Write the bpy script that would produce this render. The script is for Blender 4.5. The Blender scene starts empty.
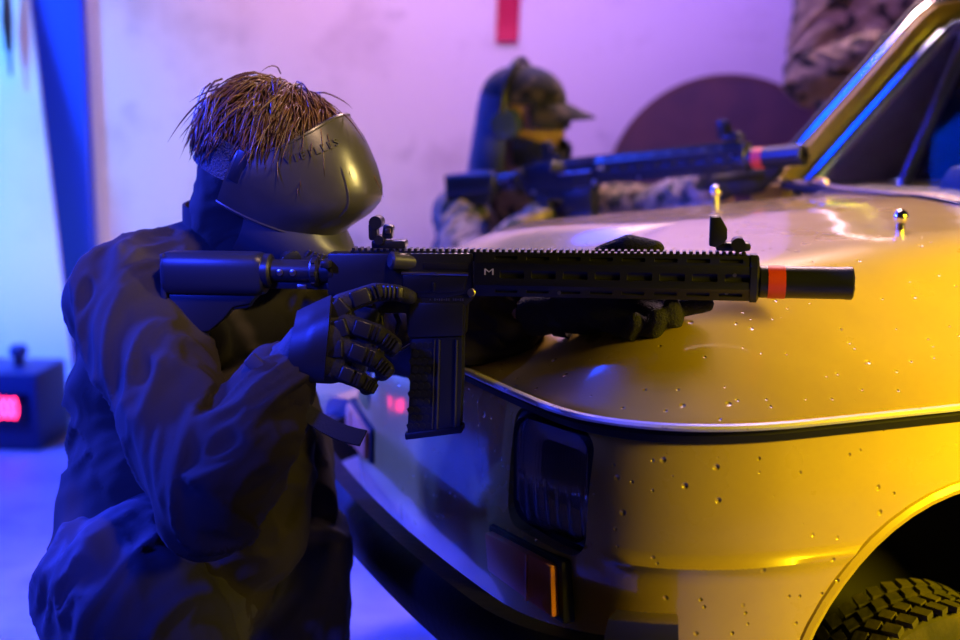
import bpy, bmesh, math, random
import numpy as np
from mathutils import Vector as V, Matrix as M, noise as mnoise
random.seed(7); RNG = np.random.default_rng(7)
PI = math.pi
sc = bpy.context.scene
COL = sc.collection

# ------------------------------------------------------------------ camera
FPX = 1333.3; CH = 1.18; PITCH = math.radians(10)
FW = V((0, math.cos(PITCH), -math.sin(PITCH))); UP = V((0, math.sin(PITCH), math.cos(PITCH)))
CAMPOS = V((0, 0, CH))
def P(px, py, d):
    """point of the place seen at pixel px, py at depth d"""
    return CAMPOS + d * (FW + V((1, 0, 0)) * ((px - 480) / FPX) + UP * ((320 - py) / FPX))
cam = bpy.data.cameras.new('camera'); co = bpy.data.objects.new('camera', cam); COL.objects.link(co)
co.location = CAMPOS; co.rotation_euler = (PI / 2 - PITCH, 0, 0)
cam.sensor_width = 36; cam.lens = 50; cam.clip_start = .05
cam.dof.use_dof = True; cam.dof.focus_distance = 1.90; cam.dof.aperture_fstop = 2.1
sc.camera = co

# ------------------------------------------------------------------ materials
def mat(name, col, rough=.6, metal=0, spec=.5, bump=None, var=None, coat=0, emit=None, sheen=0, trans=0):
    """bump = (scale, strength, distance); var = (scale, second colour, lo, hi)"""
    m = bpy.data.materials.new(name); m.use_nodes = True
    nt = m.node_tree; b = nt.nodes['Principled BSDF']
    b.inputs['Base Color'].default_value = (*col, 1); b.inputs['Roughness'].default_value = rough
    b.inputs['Metallic'].default_value = metal; b.inputs['Specular IOR Level'].default_value = spec
    b.inputs['Coat Weight'].default_value = coat; b.inputs['Coat Roughness'].default_value = .12
    b.inputs['Sheen Weight'].default_value = sheen
    b.inputs['Transmission Weight'].default_value = trans
    if emit:
        b.inputs['Emission Color'].default_value = (*emit[0], 1); b.inputs['Emission Strength'].default_value = emit[1]
    tc = nt.nodes.new('ShaderNodeTexCoord')
    if bump:
        n = nt.nodes.new('ShaderNodeTexNoise'); n.inputs['Scale'].default_value = bump[0]; n.inputs['Detail'].default_value = 5
        bp = nt.nodes.new('ShaderNodeBump'); bp.inputs['Strength'].default_value = bump[1]; bp.inputs['Distance'].default_value = bump[2]
        nt.links.new(tc.outputs['Object'], n.inputs['Vector']); nt.links.new(n.outputs['Fac'], bp.inputs['Height'])
        nt.links.new(bp.outputs['Normal'], b.inputs['Normal'])
    if var:
        n = nt.nodes.new('ShaderNodeTexNoise'); n.inputs['Scale'].default_value = var[0]; n.inputs['Detail'].default_value = 6
        r = nt.nodes.new('ShaderNodeValToRGB')
        r.color_ramp.elements[0].position = var[2]; r.color_ramp.elements[0].color = (*col, 1)
        r.color_ramp.elements[1].position = var[3]; r.color_ramp.elements[1].color = (*var[1], 1)
        nt.links.new(tc.outputs['Object'], n.inputs['Vector']); nt.links.new(n.outputs['Fac'], r.inputs['Fac'])
        nt.links.new(r.outputs['Color'], b.inputs['Base Color'])
    return m

def camo(name, cols, scale=9):
    m = mat(name, cols[0], .9, spec=.2, bump=(160, .25, .002), sheen=.2)
    nt = m.node_tree; b = nt.nodes['Principled BSDF']; tc = [n for n in nt.nodes if n.type == 'TEX_COORD'][0]
    prev = None
    for i, c in enumerate(cols):
        if prev is None:
            rgb = nt.nodes.new('ShaderNodeRGB'); rgb.outputs[0].default_value = (*c, 1); prev = rgb.outputs[0]; continue
        mp = nt.nodes.new('ShaderNodeMapping'); mp.inputs['Location'].default_value = (i * 3.1, i * 1.7, i * 5.3)
        n = nt.nodes.new('ShaderNodeTexNoise'); n.inputs['Scale'].default_value = scale * (1 + .3 * i); n.inputs['Detail'].default_value = 2
        r = nt.nodes.new('ShaderNodeValToRGB'); r.color_ramp.elements[0].position = .53; r.color_ramp.elements[1].position = .56
        mx = nt.nodes.new('ShaderNodeMixRGB'); mx.inputs[2].default_value = (*c, 1)
        nt.links.new(tc.outputs['Object'], mp.inputs[0]); nt.links.new(mp.outputs[0], n.inputs['Vector'])
        nt.links.new(n.outputs['Fac'], r.inputs[0]); nt.links.new(r.outputs[0], mx.inputs[0]); nt.links.new(prev, mx.inputs[1])
        prev = mx.outputs[0]
    nt.links.new(prev, b.inputs['Base Color'])
    return m

def paint(name):
    """old yellow car paint with small round pellet dents, scratches and a little dirt"""
    m = bpy.data.materials.new(name); m.use_nodes = True
    nt = m.node_tree; L = nt.links.new; N = nt.nodes.new; b = nt.nodes['Principled BSDF']
    tc = N('ShaderNodeTexCoord')
    def vor(scale, size, keep):
        v = N('ShaderNodeTexVoronoi'); v.inputs['Scale'].default_value = scale
        L(tc.outputs['Object'], v.inputs['Vector'])
        mr = N('ShaderNodeMapRange'); mr.interpolation_type = 'SMOOTHSTEP'
        mr.inputs['From Min'].default_value = 0; mr.inputs['From Max'].default_value = size
        mr.inputs['To Min'].default_value = 0; mr.inputs['To Max'].default_value = 1
        L(v.outputs['Distance'], mr.inputs['Value'])
        sp = N('ShaderNodeSeparateColor'); L(v.outputs['Color'], sp.inputs[0])
        gt = N('ShaderNodeMath'); gt.operation = 'GREATER_THAN'; gt.inputs[1].default_value = keep; L(sp.outputs[0], gt.inputs[0])
        inv = N('ShaderNodeMath'); inv.operation = 'SUBTRACT'; inv.inputs[0].default_value = 1; L(mr.outputs[0], inv.inputs[1])
        mu = N('ShaderNodeMath'); mu.operation = 'MULTIPLY'; L(inv.outputs[0], mu.inputs[0]); L(gt.outputs[0], mu.inputs[1])
        return mu.outputs[0]
    d1 = vor(29, .15, .45); d2 = vor(52, .17, .62)
    ad = N('ShaderNodeMath'); ad.operation = 'ADD'; L(d1, ad.inputs[0]); L(d2, ad.inputs[1])
    lg = N('ShaderNodeTexNoise'); lg.inputs['Scale'].default_value = 3.2; L(tc.outputs['Object'], lg.inputs['Vector'])
    bp0 = N('ShaderNodeBump'); bp0.inputs['Strength'].default_value = .25; bp0.inputs['Distance'].default_value = .02; L(lg.outputs['Fac'], bp0.inputs['Height'])
    bp = N('ShaderNodeBump'); bp.inputs['Strength'].default_value = .9; bp.inputs['Distance'].default_value = .0035; bp.invert = True
    L(ad.outputs[0], bp.inputs['Height']); L(bp0.outputs['Normal'], bp.inputs['Normal']); L(bp.outputs['Normal'], b.inputs['Normal'])
    n = N('ShaderNodeTexNoise'); n.inputs['Scale'].default_value = 7; n.inputs['Detail'].default_value = 8; L(tc.outputs['Object'], n.inputs['Vector'])
    r = N('ShaderNodeValToRGB'); e = r.color_ramp.elements
    e[0].position = .3; e[0].color = (.60, .43, .06, 1); e[1].position = .75; e[1].color = (.52, .36, .055, 1)
    L(n.outputs['Fac'], r.inputs[0]); L(r.outputs[0], b.inputs['Base Color'])
    rr = N('ShaderNodeMapRange'); rr.inputs['To Min'].default_value = .22; rr.inputs['To Max'].default_value = .36; L(n.outputs['Fac'], rr.inputs[0])
    L(rr.outputs[0], b.inputs['Roughness'])
    b.inputs['Coat Weight'].default_value = 1; b.inputs['Coat Roughness'].default_value = .07
    L(bp.outputs['Normal'], b.inputs['Coat Normal'])
    return m

def glass(name, tint=(.8, .85, .9), refl=.12):
    m = bpy.data.materials.new(name); m.use_nodes = True; nt = m.node_tree
    nt.nodes.remove(nt.nodes['Principled BSDF']); out = nt.nodes['Material Output']
    t = nt.nodes.new('ShaderNodeBsdfTransparent'); t.inputs[0].default_value = (*tint, 1)
    g = nt.nodes.new('ShaderNodeBsdfGlossy'); g.inputs['Roughness'].default_value = .04
    lw = nt.nodes.new('ShaderNodeLayerWeight'); pw = nt.nodes.new('ShaderNodeMath'); pw.operation = 'POWER'; pw.inputs[1].default_value = 7; nt.links.new(lw.outputs['Facing'], pw.inputs[0])
    f = nt.nodes.new('ShaderNodeMath'); f.operation = 'MULTIPLY_ADD'; f.inputs[1].default_value = .5; f.inputs[2].default_value = .006; nt.links.new(pw.outputs[0], f.inputs[0])
    mx = nt.nodes.new('ShaderNodeMixShader')
    nt.links.new(f.outputs[0], mx.inputs[0]); nt.links.new(t.outputs[0], mx.inputs[1]); nt.links.new(g.outputs[0], mx.inputs[2]); nt.links.new(mx.outputs[0], out.inputs[0])
    return m

MT = dict(
    jacket=mat('jacket_cloth', (.034, .029, .025), .9, spec=.12, bump=(260, .25, .0015), sheen=.02),
    trousers=mat('trouser_cloth', (.045, .043, .046), .75, spec=.3, bump=(260, .25, .0015), sheen=.02),
    skin=mat('skin', (.42, .24, .17), .55, bump=(90, .1, .001)),
    glove=mat('glove_cloth', (.016, .016, .018), .75, bump=(240, .5, .002)),
    knit=mat('knit_cloth', (.025, .025, .03), .85, bump=(330, 1, .004)),
    hard=mat('hard_rubber', (.02, .02, .022), .36, bump=(120, .12, .001)),
    polymer=mat('polymer', (.014, .016, .022), .38, bump=(400, .15, .0006)),
    steel=mat('black_metal', (.022, .023, .027), .38, metal=.25, bump=(300, .08, .0005)),
    darkhole=mat('dark_recess', (.004, .004, .005), .8),
    bright=mat('bare_metal', (.55, .5, .45), .3, metal=1),
    brass=mat('brass', (.7, .5, .25), .3, metal=1),
    red=mat('red_band', (.75, .06, .025), .5),
    visor=mat('visor_rubber', (.040, .038, .034), .30, spec=.6, bump=(55, .12, .002), var=(30, (.05, .047, .043), .5, .8)),
    maskmesh=mat('mask_plastic', (.05, .05, .055), .4),
    hair=mat('hair', (.085, .036, .018), .42, spec=.5, var=(60, (.16, .075, .035), .45, .75)),
    black=mat('black_rubber', (.012, .012, .013), .55, bump=(120, .3, .002)),
    chrome=mat('chrome', (.8, .8, .8), .14, metal=1),
    chromedull=mat('worn_chrome', (.62, .6, .56), .3, metal=1, bump=(70, .2, .001)),
    trimw=mat('pale_trim', (.78, .74, .68), .4, metal=.0, var=(40, (.3, .22, .12), .62, .72)),
    paint=paint('yellow_paint'),
    paintin=mat('inner_paint', (.40, .28, .05), .5),
    undercoat=mat('underbody', (.012, .011, .01), .9),
    tyre=mat('tyre_rubber', (.03, .027, .022), .8, bump=(60, .5, .003), var=(14, (.075, .058, .035), .45, .7)),
    rim=mat('wheel_rim', (.25, .24, .22), .5, metal=.5),
    lens=mat('headlight_glass', (.8, .8, .8), .06, trans=.95),
    amber=mat('amber_lens', (.95, .32, .10), .38, trans=.0, bump=(80, .2, .002)),
    reflector=mat('reflector', (.75, .73, .7), .25, metal=1),
    bumper=mat('bumper_plastic', (.010, .010, .011), .62, spec=.3, bump=(60, .4, .003)),
    seat=mat('seat_cloth', (.23, .14, .12), .9, bump=(60, .6, .006), var=(70, (.1, .06, .055), .5, .65)),
    dash=mat('dashboard_plastic', (.03, .03, .035), .5),
    winglass=glass('window_glass'), sideglass=glass('tinted_glass', (.30, .36, .5)),
    camo1=camo('camouflage_cloth', [(.34, .25, .15), (.09, .07, .05), (.05, .06, .035), (.45, .35, .22)], 11),
    camo2=camo('woodland_cloth', [(.36, .27, .15), (.08, .07, .045), (.50, .38, .22)], 9),
    cap=camo('cap_cloth', [(.03, .03, .035), (.09, .07, .055), (.015, .015, .02)], 16),
    wood=mat('dark_board', (.075, .035, .055), .6, bump=(14, .4, .01), var=(6, (.13, .055, .06), .4, .7)),
    plastic_blue=mat('headset_plastic', (.06, .09, .16), .25),
    ledoff=mat('timer_window', (.02, .0, .01), .2),
    led=mat('timer_digits', (.9, .0, .1), .4, emit=((1, .02, .12), 14)),
    timer=mat('timer_case', (.02, .03, .10), .5, bump=(60, .2, .002)),
    tape=mat('red_fabric', (.55, .012, .06), .7, bump=(90, .3, .002)),
)

# ------------------------------------------------------------------ object helpers
def tag(o, label=None, cat=None, group=None, kind=None):
    for k, v in (('label', label), ('category', cat), ('group', group), ('kind', kind)):
        if v: o[k] = v
    return o
def link(name, me, m, parent=None, smooth=True, autos=35):
    o = bpy.data.objects.new(name, me); COL.objects.link(o)
    if m is not None:
        ms = m if isinstance(m, (list, tuple)) else [m]
        me.materials.clear()
        for x in ms: me.materials.append(x)
    if smooth:
        for p in me.polygons: p.use_smooth = True
        if autos: me.set_sharp_from_angle(angle=math.radians(autos))
    if parent is not None: o.parent = parent
    return o
def empty(name, loc=(0, 0, 0), rz=0, mw=None):
    o = bpy.data.objects.new(name, None); COL.objects.link(o); o.empty_display_size = .1
    if mw is not None: o.matrix_world = mw
    else: o.location = loc; o.rotation_euler = (0, 0, rz)
    return o
def frames(pts):
    pts = [V(p) for p in pts]; n = len(pts); T = []
    for i in range(n):
        t = pts[min(i + 1, n - 1)] - pts[max(i - 1, 0)]
        T.append(t.normalized() if t.length > 1e-9 else V((0, 0, 1)))
    a = V((0, 0, 1)) if abs(T[0].z) < .9 else V((1, 0, 0))
    nrm = (a - T[0] * a.dot(T[0])).normalized(); F = []
    for i in range(n):
        nrm = (nrm - T[i] * nrm.dot(T[i])); nrm = nrm.normalized() if nrm.length > 1e-6 else V((1, 0, 0))
        F.append((T[i], nrm, T[i].cross(nrm)))
    return pts, F

class B:
    """collects shapes into one mesh"""
    def __init__(s): s.bm = bmesh.new(); s.mi = 0
    def _tag(s, faces):
        for f in faces: f.material_index = s.mi
    def box(s, c, size, rot=None, bev=0, seg=2, taper=None):
        r = bmesh.ops.create_cube(s.bm, size=1); vs = r['verts']
        for v in vs:
            v.co = V((v.co.x * size[0], v.co.y * size[1], v.co.z * size[2]))
            if taper and v.co.z > 0: v.co.x *= taper[0]; v.co.y *= taper[1]
        es = list({e for v in vs for e in v.link_edges}); 
        if bev:
            bv = bmesh.ops.bevel(s.bm, geom=es, offset=bev, segments=seg, affect='EDGES', profile=.5)
            fs = {f for v in bv['verts'] for f in v.link_faces}; vs = list({v for f in fs for v in f.verts})
        mm = M.Translation(V(c)) @ (rot.to_4x4() if rot is not None else M.Identity(4))
        for v in vs: v.co = mm @ v.co
        s._tag({f for v in vs for f in v.link_faces}); return s
    def rings(s, rings, close=True, cap0=True, cap1=True):
        R = [[s.bm.verts.new(V(p)) for p in r] for r in rings]; fs = []
        n = len(R[0])
        for a, b in zip(R, R[1:]):
            for i in range(n if close else n - 1):
                j = (i + 1) % n
                fs.append(s.bm.faces.new((a[i], a[j], b[j], b[i])))
        if close and cap0: fs.append(s.bm.faces.new(list(reversed(R[0]))))
        if close and cap1: fs.append(s.bm.faces.new(R[-1]))
        s._tag(fs); return s
    def tube(s, pts, r, seg=12, round_ends=False, sx=1, sy=1, ref=None):
        pts, F = frames(pts); n = len(pts)
        rad = [r] * n if not hasattr(r, '__len__') else list(r)
        if ref is not None:
            G = []
            for (t, a, b) in F:
                a = (V(ref) - t * t.dot(V(ref))).normalized(); G.append((t, a, t.cross(a)))
            F = G
        seq = [(pts[i], F[i], rad[i]) for i in range(n)]
        if round_ends:
            h = 4; st = []; en = []
            for k in range(1, h):
                an = PI / 2 * k / h
                st.insert(0, (pts[0] - F[0][0] * rad[0] * math.sin(an) * min(sx, 1), F[0], rad[0] * math.cos(an)))
                en.append((pts[-1] + F[-1][0] * rad[-1] * math.sin(an) * min(sx, 1), F[-1], rad[-1] * math.cos(an)))
            seq = st + seq + en
        s.rings([[p + (f[1] * math.cos(2 * PI * k / seg) * sx + f[2] * math.sin(2 * PI * k / seg) * sy) * q for k in range(seg)] for p, f, q in seq])
        return s
    def lathe(s, prof, o=(0, 0, 0), ax=(0, 0, 1), seg=32, cap=True):
        """prof: (radius, distance along axis)"""
        ax = V(ax).normalized(); a = ax.orthogonal().normalized(); b = ax.cross(a); o = V(o)
        s.rings([[o + ax * h + (a * math.cos(2 * PI * k / seg) + b * math.sin(2 * PI * k / seg)) * max(r, 1e-4) for k in range(seg)] for r, h in prof], cap0=cap, cap1=cap)
        return s
    def prism(s, poly, y0, y1, bev=0, seg=2, f=None):
        """polygon in x, z pushed from y0 to y1"""
        f = f or (lambda x, y, z: V((x, y, z)))
        a = [s.bm.verts.new(f(x, y0, z)) for x, z in poly]; b = [s.bm.verts.new(f(x, y1, z)) for x, z in poly]
        n = len(poly); fs = [s.bm.faces.new(a), s.bm.faces.new(list(reversed(b)))]
        for i in range(n): fs.append(s.bm.faces.new((a[(i + 1) % n], a[i], b[i], b[(i + 1) % n])))
        bmesh.ops.recalc_face_normals(s.bm, faces=fs); s._tag(fs)
        if bev:
            es = list({e for q in fs for e in q.edges})
            r = bmesh.ops.bevel(s.bm, geom=es, offset=bev, segments=seg, affect='EDGES', profile=.5, clamp_overlap=True)
            s._tag(r['faces'])
        return s
    def ball(s, c, r, rot=None, u=20, v=12):
        q = bmesh.ops.create_uvsphere(s.bm, u_segments=u, v_segments=v, radius=1)['verts']
        rr = r if hasattr(r, '__len__') else (r, r, r)
        mm = M.Translation(V(c)) @ (rot.to_4x4() if rot is not None else M.Identity(4))
        for x in q: x.co = mm @ V((x.co.x * rr[0], x.co.y * rr[1], x.co.z * rr[2]))
        s._tag({f for x in q for f in x.link_faces}); return s
    def mesh(s, name='mesh', recalc=True):
        if recalc: bmesh.ops.recalc_face_normals(s.bm, faces=s.bm.faces[:])
        me = bpy.data.meshes.new(name); s.bm.to_mesh(me); s.bm.free(); return me
    def obj(s, name, m, parent=None, smooth=True, autos=35): return link(name, s.mesh(name), m, parent, smooth, autos)

def text_mesh(body, size, depth=.0006):
    cu = bpy.data.curves.new('lettering', 'FONT'); cu.body = body; cu.size = size; cu.extrude = depth; cu.align_x = 'CENTER'; cu.align_y = 'CENTER'
    o = bpy.data.objects.new('tmp', cu); COL.objects.link(o)
    dg = bpy.context.evaluated_depsgraph_get(); me = bpy.data.meshes.new_from_object(o.evaluated_get(dg))
    bpy.data.objects.remove(o); return me
def evaluated(o):
    bpy.context.view_layer.update()
    dg = bpy.context.evaluated_depsgraph_get(); me = bpy.data.meshes.new_from_object(o.evaluated_get(dg)); return me
def cut(me, cutter, op='DIFFERENCE'):
    a = bpy.data.objects.new('tmp_a', me); b = bpy.data.objects.new('tmp_b', cutter); COL.objects.link(a); COL.objects.link(b)
    md = a.modifiers.new('b', 'BOOLEAN'); md.operation = op; md.object = b; md.solver = 'EXACT'
    r = evaluated(a); bpy.data.objects.remove(a); bpy.data.objects.remove(b); return r
def solid(me, th, off=-1):
    a = bpy.data.objects.new('tmp_a', me); COL.objects.link(a)
    md = a.modifiers.new('s', 'SOLIDIFY'); md.thickness = th; md.offset = off; md.use_even_offset = False
    r = evaluated(a); bpy.data.objects.remove(a); return r

# ------------------------------------------------------------------ soft bodies and cloth
_H = RNG.random((32, 32, 32))
def vnoise(p):
    p = np.asarray(p); i = np.floor(p).astype(int); f = p - i; f = f * f * (3 - 2 * f); r = 0
    for dx in (0, 1):
        for dy in (0, 1):
            for dz in (0, 1):
                w = (f[:, 0] if dx else 1 - f[:, 0]) * (f[:, 1] if dy else 1 - f[:, 1]) * (f[:, 2] if dz else 1 - f[:, 2])
                r = r + w * _H[(i[:, 0] + dx) % 32, (i[:, 1] + dy) % 32, (i[:, 2] + dz) % 32]
    return r
def get_co(me):
    c = np.empty(len(me.vertices) * 3); me.vertices.foreach_get('co', c); return c.reshape(-1, 3)
def set_co(me, c): me.vertices.foreach_set('co', np.ascontiguousarray(c).ravel()); me.update()
def relax(me, it, lam=.5):
    e = np.empty(len(me.edges) * 2, dtype=np.int32); me.edges.foreach_get('vertices', e); e = e.reshape(-1, 2)
    c = get_co(me); n = np.bincount(e.ravel(), minlength=len(c)).reshape(-1, 1)
    for _ in range(it):
        s = np.zeros_like(c); 
        for k in range(3):
            s[:, k] = np.bincount(e[:, 0], c[e[:, 1], k], len(c)) + np.bincount(e[:, 1], c[e[:, 0], k], len(c))
        c = c + lam * (s / np.maximum(n, 1) - c)
    set_co(me, c)
def normals(me):
    n = np.empty(len(me.vertices) * 3); me.vertex_normals.foreach_get('vector', n) if hasattr(me, 'vertex_normals') else me.vertices.foreach_get('normal', n)
    return n.reshape(-1, 3)
def fold(me, bones, amp=.008, fu=16, fr=5, seed=0., fine=.0015):
    """cloth folds running round each limb of bones = [(a, b, strength)]"""
    c = get_co(me); nn = normals(me); best = np.full(len(c), 1e9); q = np.zeros_like(c); st = np.ones(len(c))
    for k, (a, b, w) in enumerate(bones):
        a = np.array(a); b = np.array(b); d = b - a; L = np.linalg.norm(d); d = d / L
        t = np.clip((c - a) @ d, 0, L); perp = c - (a + t[:, None] * d); r = np.linalg.norm(perp, axis=1)
        m = r < best; best[m] = r[m]
        o1 = np.cross(d, [.3, .9, .2]); o1 /= np.linalg.norm(o1); o2 = np.cross(d, o1)
        u = (c - a) @ d
        pn = perp / np.maximum(r, 1e-4)[:, None]
        qq = np.stack([u * fu + 1.6 * (pn @ o1) + k * 7.3, pn @ o1 * fr * .28 + 3, pn @ o2 * fr * .28 + 9], 1)
        q[m] = qq[m]; st[m] = w
    q = q + seed + 1.1 * np.stack([vnoise(c * 9 + 5), vnoise(c * 9 + 15), vnoise(c * 9 + 25)], 1)
    n1 = 1 - np.abs(2 * vnoise(q) - 1); n2 = 1 - np.abs(2 * vnoise(q * 2.1 + 11) - 1)
    h = amp * st * ((n1 ** 2 - .35) + .4 * (n2 ** 2 - .35)) + fine * (vnoise(c * 40) - .5)
    set_co(me, c + nn * h[:, None])
def blob(prims, voxel=.01, it=6):
    """one continuous closed surface round overlapping rounded limbs: ('c', points, radii[, sx, sy, ref]) or ('e', centre, radii, rot)"""
    g = B()
    for p in prims:
        if p[0] == 'c':
            kw = {}
            if len(p) > 3: kw = dict(sx=p[3], sy=p[4], ref=p[5])
            g.tube(p[1], p[2], 16, True, **kw)
        else: g.ball(p[1], p[2], p[3] if len(p) > 3 else None)
    me = g.mesh('blob'); o = bpy.data.objects.new('tmp', me); COL.objects.link(o)
    md = o.modifiers.new('r', 'REMESH'); md.mode = 'VOXEL'; md.voxel_size = voxel; md.adaptivity = 0
    r = evaluated(o); bpy.data.objects.remove(o); relax(r, it); return r
# ================================================================== SETTING
def struct(name, me, m, label=None, smooth=False):
    o = link(name, me, m, None, smooth); o['kind'] = 'structure'
    if label: o['label'] = label
    return o
def wallmat():
    m = mat('plaster', (.72, .68, .68), .85, bump=(22, .35, .01))
    nt = m.node_tree; L = nt.links.new; N = nt.nodes.new; b = nt.nodes['Principled BSDF']; tc = N('ShaderNodeTexCoord')
    n = N('ShaderNodeTexNoise'); n.inputs['Scale'].default_value = 3.1; n.inputs['Detail'].default_value = 7; n.inputs['Roughness'].default_value = .62; L(tc.outputs['Object'], n.inputs['Vector'])
    r = N('ShaderNodeValToRGB'); e = r.color_ramp.elements
    e[0].position = .30; e[0].color = (.58, .53, .54, 1); e[1].position = .48; e[1].color = (.72, .68, .68, 1)
    L(n.outputs['Fac'], r.inputs[0])
    v = N('ShaderNodeTexVoronoi'); v.inputs['Scale'].default_value = 3.6; v.feature = 'SMOOTH_F1'; 
    dn = N('ShaderNodeTexNoise'); dn.inputs['Scale'].default_value = 9; L(tc.outputs['Object'], dn.inputs['Vector'])
    ad = N('ShaderNodeMixRGB'); ad.blend_type = 'ADD'; ad.inputs[0].default_value = .25; L(tc.outputs['Object'], ad.inputs[1]); L(dn.outputs['Color'], ad.inputs[2]); L(ad.outputs[0], v.inputs['Vector'])
    sp = N('ShaderNodeMapRange'); sp.inputs['From Min'].default_value = .06; sp.inputs['From Max'].default_value = .2; sp.interpolation_type = 'SMOOTHSTEP'; L(v.outputs['Distance'], sp.inputs[0])
    mx = N('ShaderNodeMixRGB'); mx.inputs[1].default_value = (.60, .56, .57, 1); L(sp.outputs[0], mx.inputs[0]); L(r.outputs[0], mx.inputs[2])
    L(mx.outputs[0], b.inputs['Base Color'])
    return m
m_wall = wallmat()
m_floor = mat('concrete', (.26, .26, .28), .6, bump=(18, .4, .01), var=(5, (.16, .16, .17), .45, .75))
m_blue = mat('blue_lit_paint', (.012, .08, .80), .45, bump=(12, .15, .005))
m_green = mat('dark_green_paint', (.004, .05, .05), .6)
m_dark = mat('dark_wall', (.035, .035, .05), .8, bump=(10, .4, .01))
WY = 5.0
struct('floor', B().box((0, 2, -.05), (9, 12, .1)).mesh(), m_floor)
struct('wall_back', B().box(((-1.42 + 1.15) / 2, WY + .1, 1.5), (1.42 + 1.15, .2, 3.0)).mesh(), m_wall)
struct('wall_right', B().box((2.75, WY + .1, 1.5), (3.2, .2, 3.0)).mesh(), m_dark)
struct('wall_left', B().box((-3.0, 6.5, 1.5), (3.6, .2, 3.0)).mesh(), mat('pale_wall', (.8, .8, .8), .8, bump=(12, .3, .01)))
struct('wall_side', B().box((-4.45, 2, 1.5), (.1, 12, 3.0)).mesh(), m_dark)
struct('wall_east', B().box((4.45, 2, 1.5), (.1, 12, 3.0)).mesh(), m_dark)
struct('wall_rear', B().box((0, -3.95, 1.5), (9, .1, 3.0)).mesh(), m_dark)
struct('ceiling', B().box((0, 2, 3.05), (9, 12, .1)).mesh(), m_dark)
# door post, blue lamp light put into its colour, at the end of the plaster wall, and the pale corner bead of the wall
struct('trim_1', B().box((-1.545, WY + .02, 1.5), (.215, .16, 3.0), bev=.012).mesh(), m_blue)
struct('trim_2', B().box((-1.424, WY - .012, 1.5), (.028, .03, 3.0), bev=.008).mesh(), mat('corner_bead', (.62, .62, .7), .5))
struct('trim_3', B().box((1.19, WY - .03, 1.5), (.09, .1, 3.0), bev=.01).mesh(), m_green)
struct('door_1', B().box((1.62, WY - .03, 1.05), (.78, .06, 2.1), bev=.008).mesh(), m_green)

# leaning white sheet beyond the doorway
a, b_, c_, d_ = P(-75, -60, 4.80), P(24, -60, 4.80), P(78, 406, 4.74), P(-75, 406, 4.74)
g = B(); nrm = ((b_ - a).cross(d_ - a)).normalized()
g.rings([[q + nrm * .0 for q in (a, b_, c_, d_)], [q + nrm * -.025 for q in (a, b_, c_, d_)]])
tag(g.obj('white_sheet', mat('white_sheet', (.82, .84, .86), .6, var=(2.5, (.66, .7, .72), .45, .7)), smooth=False),
    'white sheet leaning in the brightly lit doorway at the left', 'sheet')
g = B(); g.tube([P(6, -30, 4.70), P(7, 20, 4.70), P(9, 48, 4.70)], [.012, .022, .014], 8, True); g.tube([P(9, 44, 4.70), P(11, 74, 4.70)], [.008, .006], 8, True)
tag(g.obj('hanging_strap', MT['polymer']), 'dark strap hanging down in front of the white sheet', 'strap')

# timer box with red digits
tm = tag(empty('timer_box', P(-11, 420, 4.38)), 'dark blue box on the floor with glowing red digits', 'timer')
tm.location.z = 0; tm.rotation_euler.z = -.08
B().box((0, .1, .13), (.36, .26, .26), bev=.012).obj('case', MT['timer'], tm)
B().box((.07, -.036, .145), (.16, .012, .10), bev=.004).obj('display', MT['ledoff'], tm)
lt = link('digits', text_mesh('000', .088, .002), MT['led'], tm, False)
lt.location = (.085, -.045, .145); lt.rotation_euler = (PI / 2, 0, 0); lt.scale = (.52, 1.1, 1)
g = B(); g.lathe([(.018, 0), (.018, .03), (.03, .035), (.03, .06), (.02, .07)], (.07, .1, .26)); g.obj('knob', MT['timer'], tm)
B().lathe([(.006, 0), (.006, .16)], (-.12, .12, .26)).obj('aerial', MT['timer'], tm)
# red strip hanging on the wall above the second person
g = B(); n = 14; rows = []
for k in range(n + 1):
    z = 1.62 - .30 * k / n + .15; w = .052; yy = WY - .012 - .008 * math.sin(k * .9)
    z = 1.80 - (1.80 - 1.335) * k / n
    rows.append([V((.115 + .012 * k / n - .002 * k + sx * w * .5 * 1.6, yy, z)) for sx in (-1, -.5, 0, .5, 1)])
me = B().rings(rows, close=False).mesh(); me = solid(me, .004)
tag(link('hanging_banner', me, MT['tape']), 'narrow red fabric strip hanging on the pale wall', 'banner')

# round dark board on its edge near the wall, on a pile of two crates
dr = tag(empty('cable_drum', (.87, 4.72, 0)), 'large round dark disc standing on edge against the plaster wall', 'drum')
dax = V((-.12, -1, .12)).normalized()
dc = V((0, 0, 1.17 - .40 + .02))
B().lathe([(.02, -.03), (.41, -.03), (.422, -.02), (.422, .02), (.41, .03), (.02, .03)], dc, dax, 64).obj('flange', MT['wood'], dr)
B().lathe([(.14, -.21), (.14, -.03)], dc, dax, 32).obj('core', MT['wood'], dr)
B().lathe([(.415, .018), (.428, .018), (.428, .032), (.415, .032), (.415, .018)], dc, dax, 64, cap=False).obj('rim', mat('rim_board', (.14, .06, .05), .6), dr)
st = tag(empty('wooden_crate', (.87, 4.72, 0)), 'wooden crate carrying the round dark disc', 'crate')
hb = dc.z - .422
B().box((0, -.01, hb / 2 - .002), (.6, .36, hb - .03), bev=.01).obj('box', MT['wood'], st)
for zz in (.08, .24):
    B().box((0, -.2, zz), (.62, .02, .1), bev=.004).obj('slat', MT['wood'], st)

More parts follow.
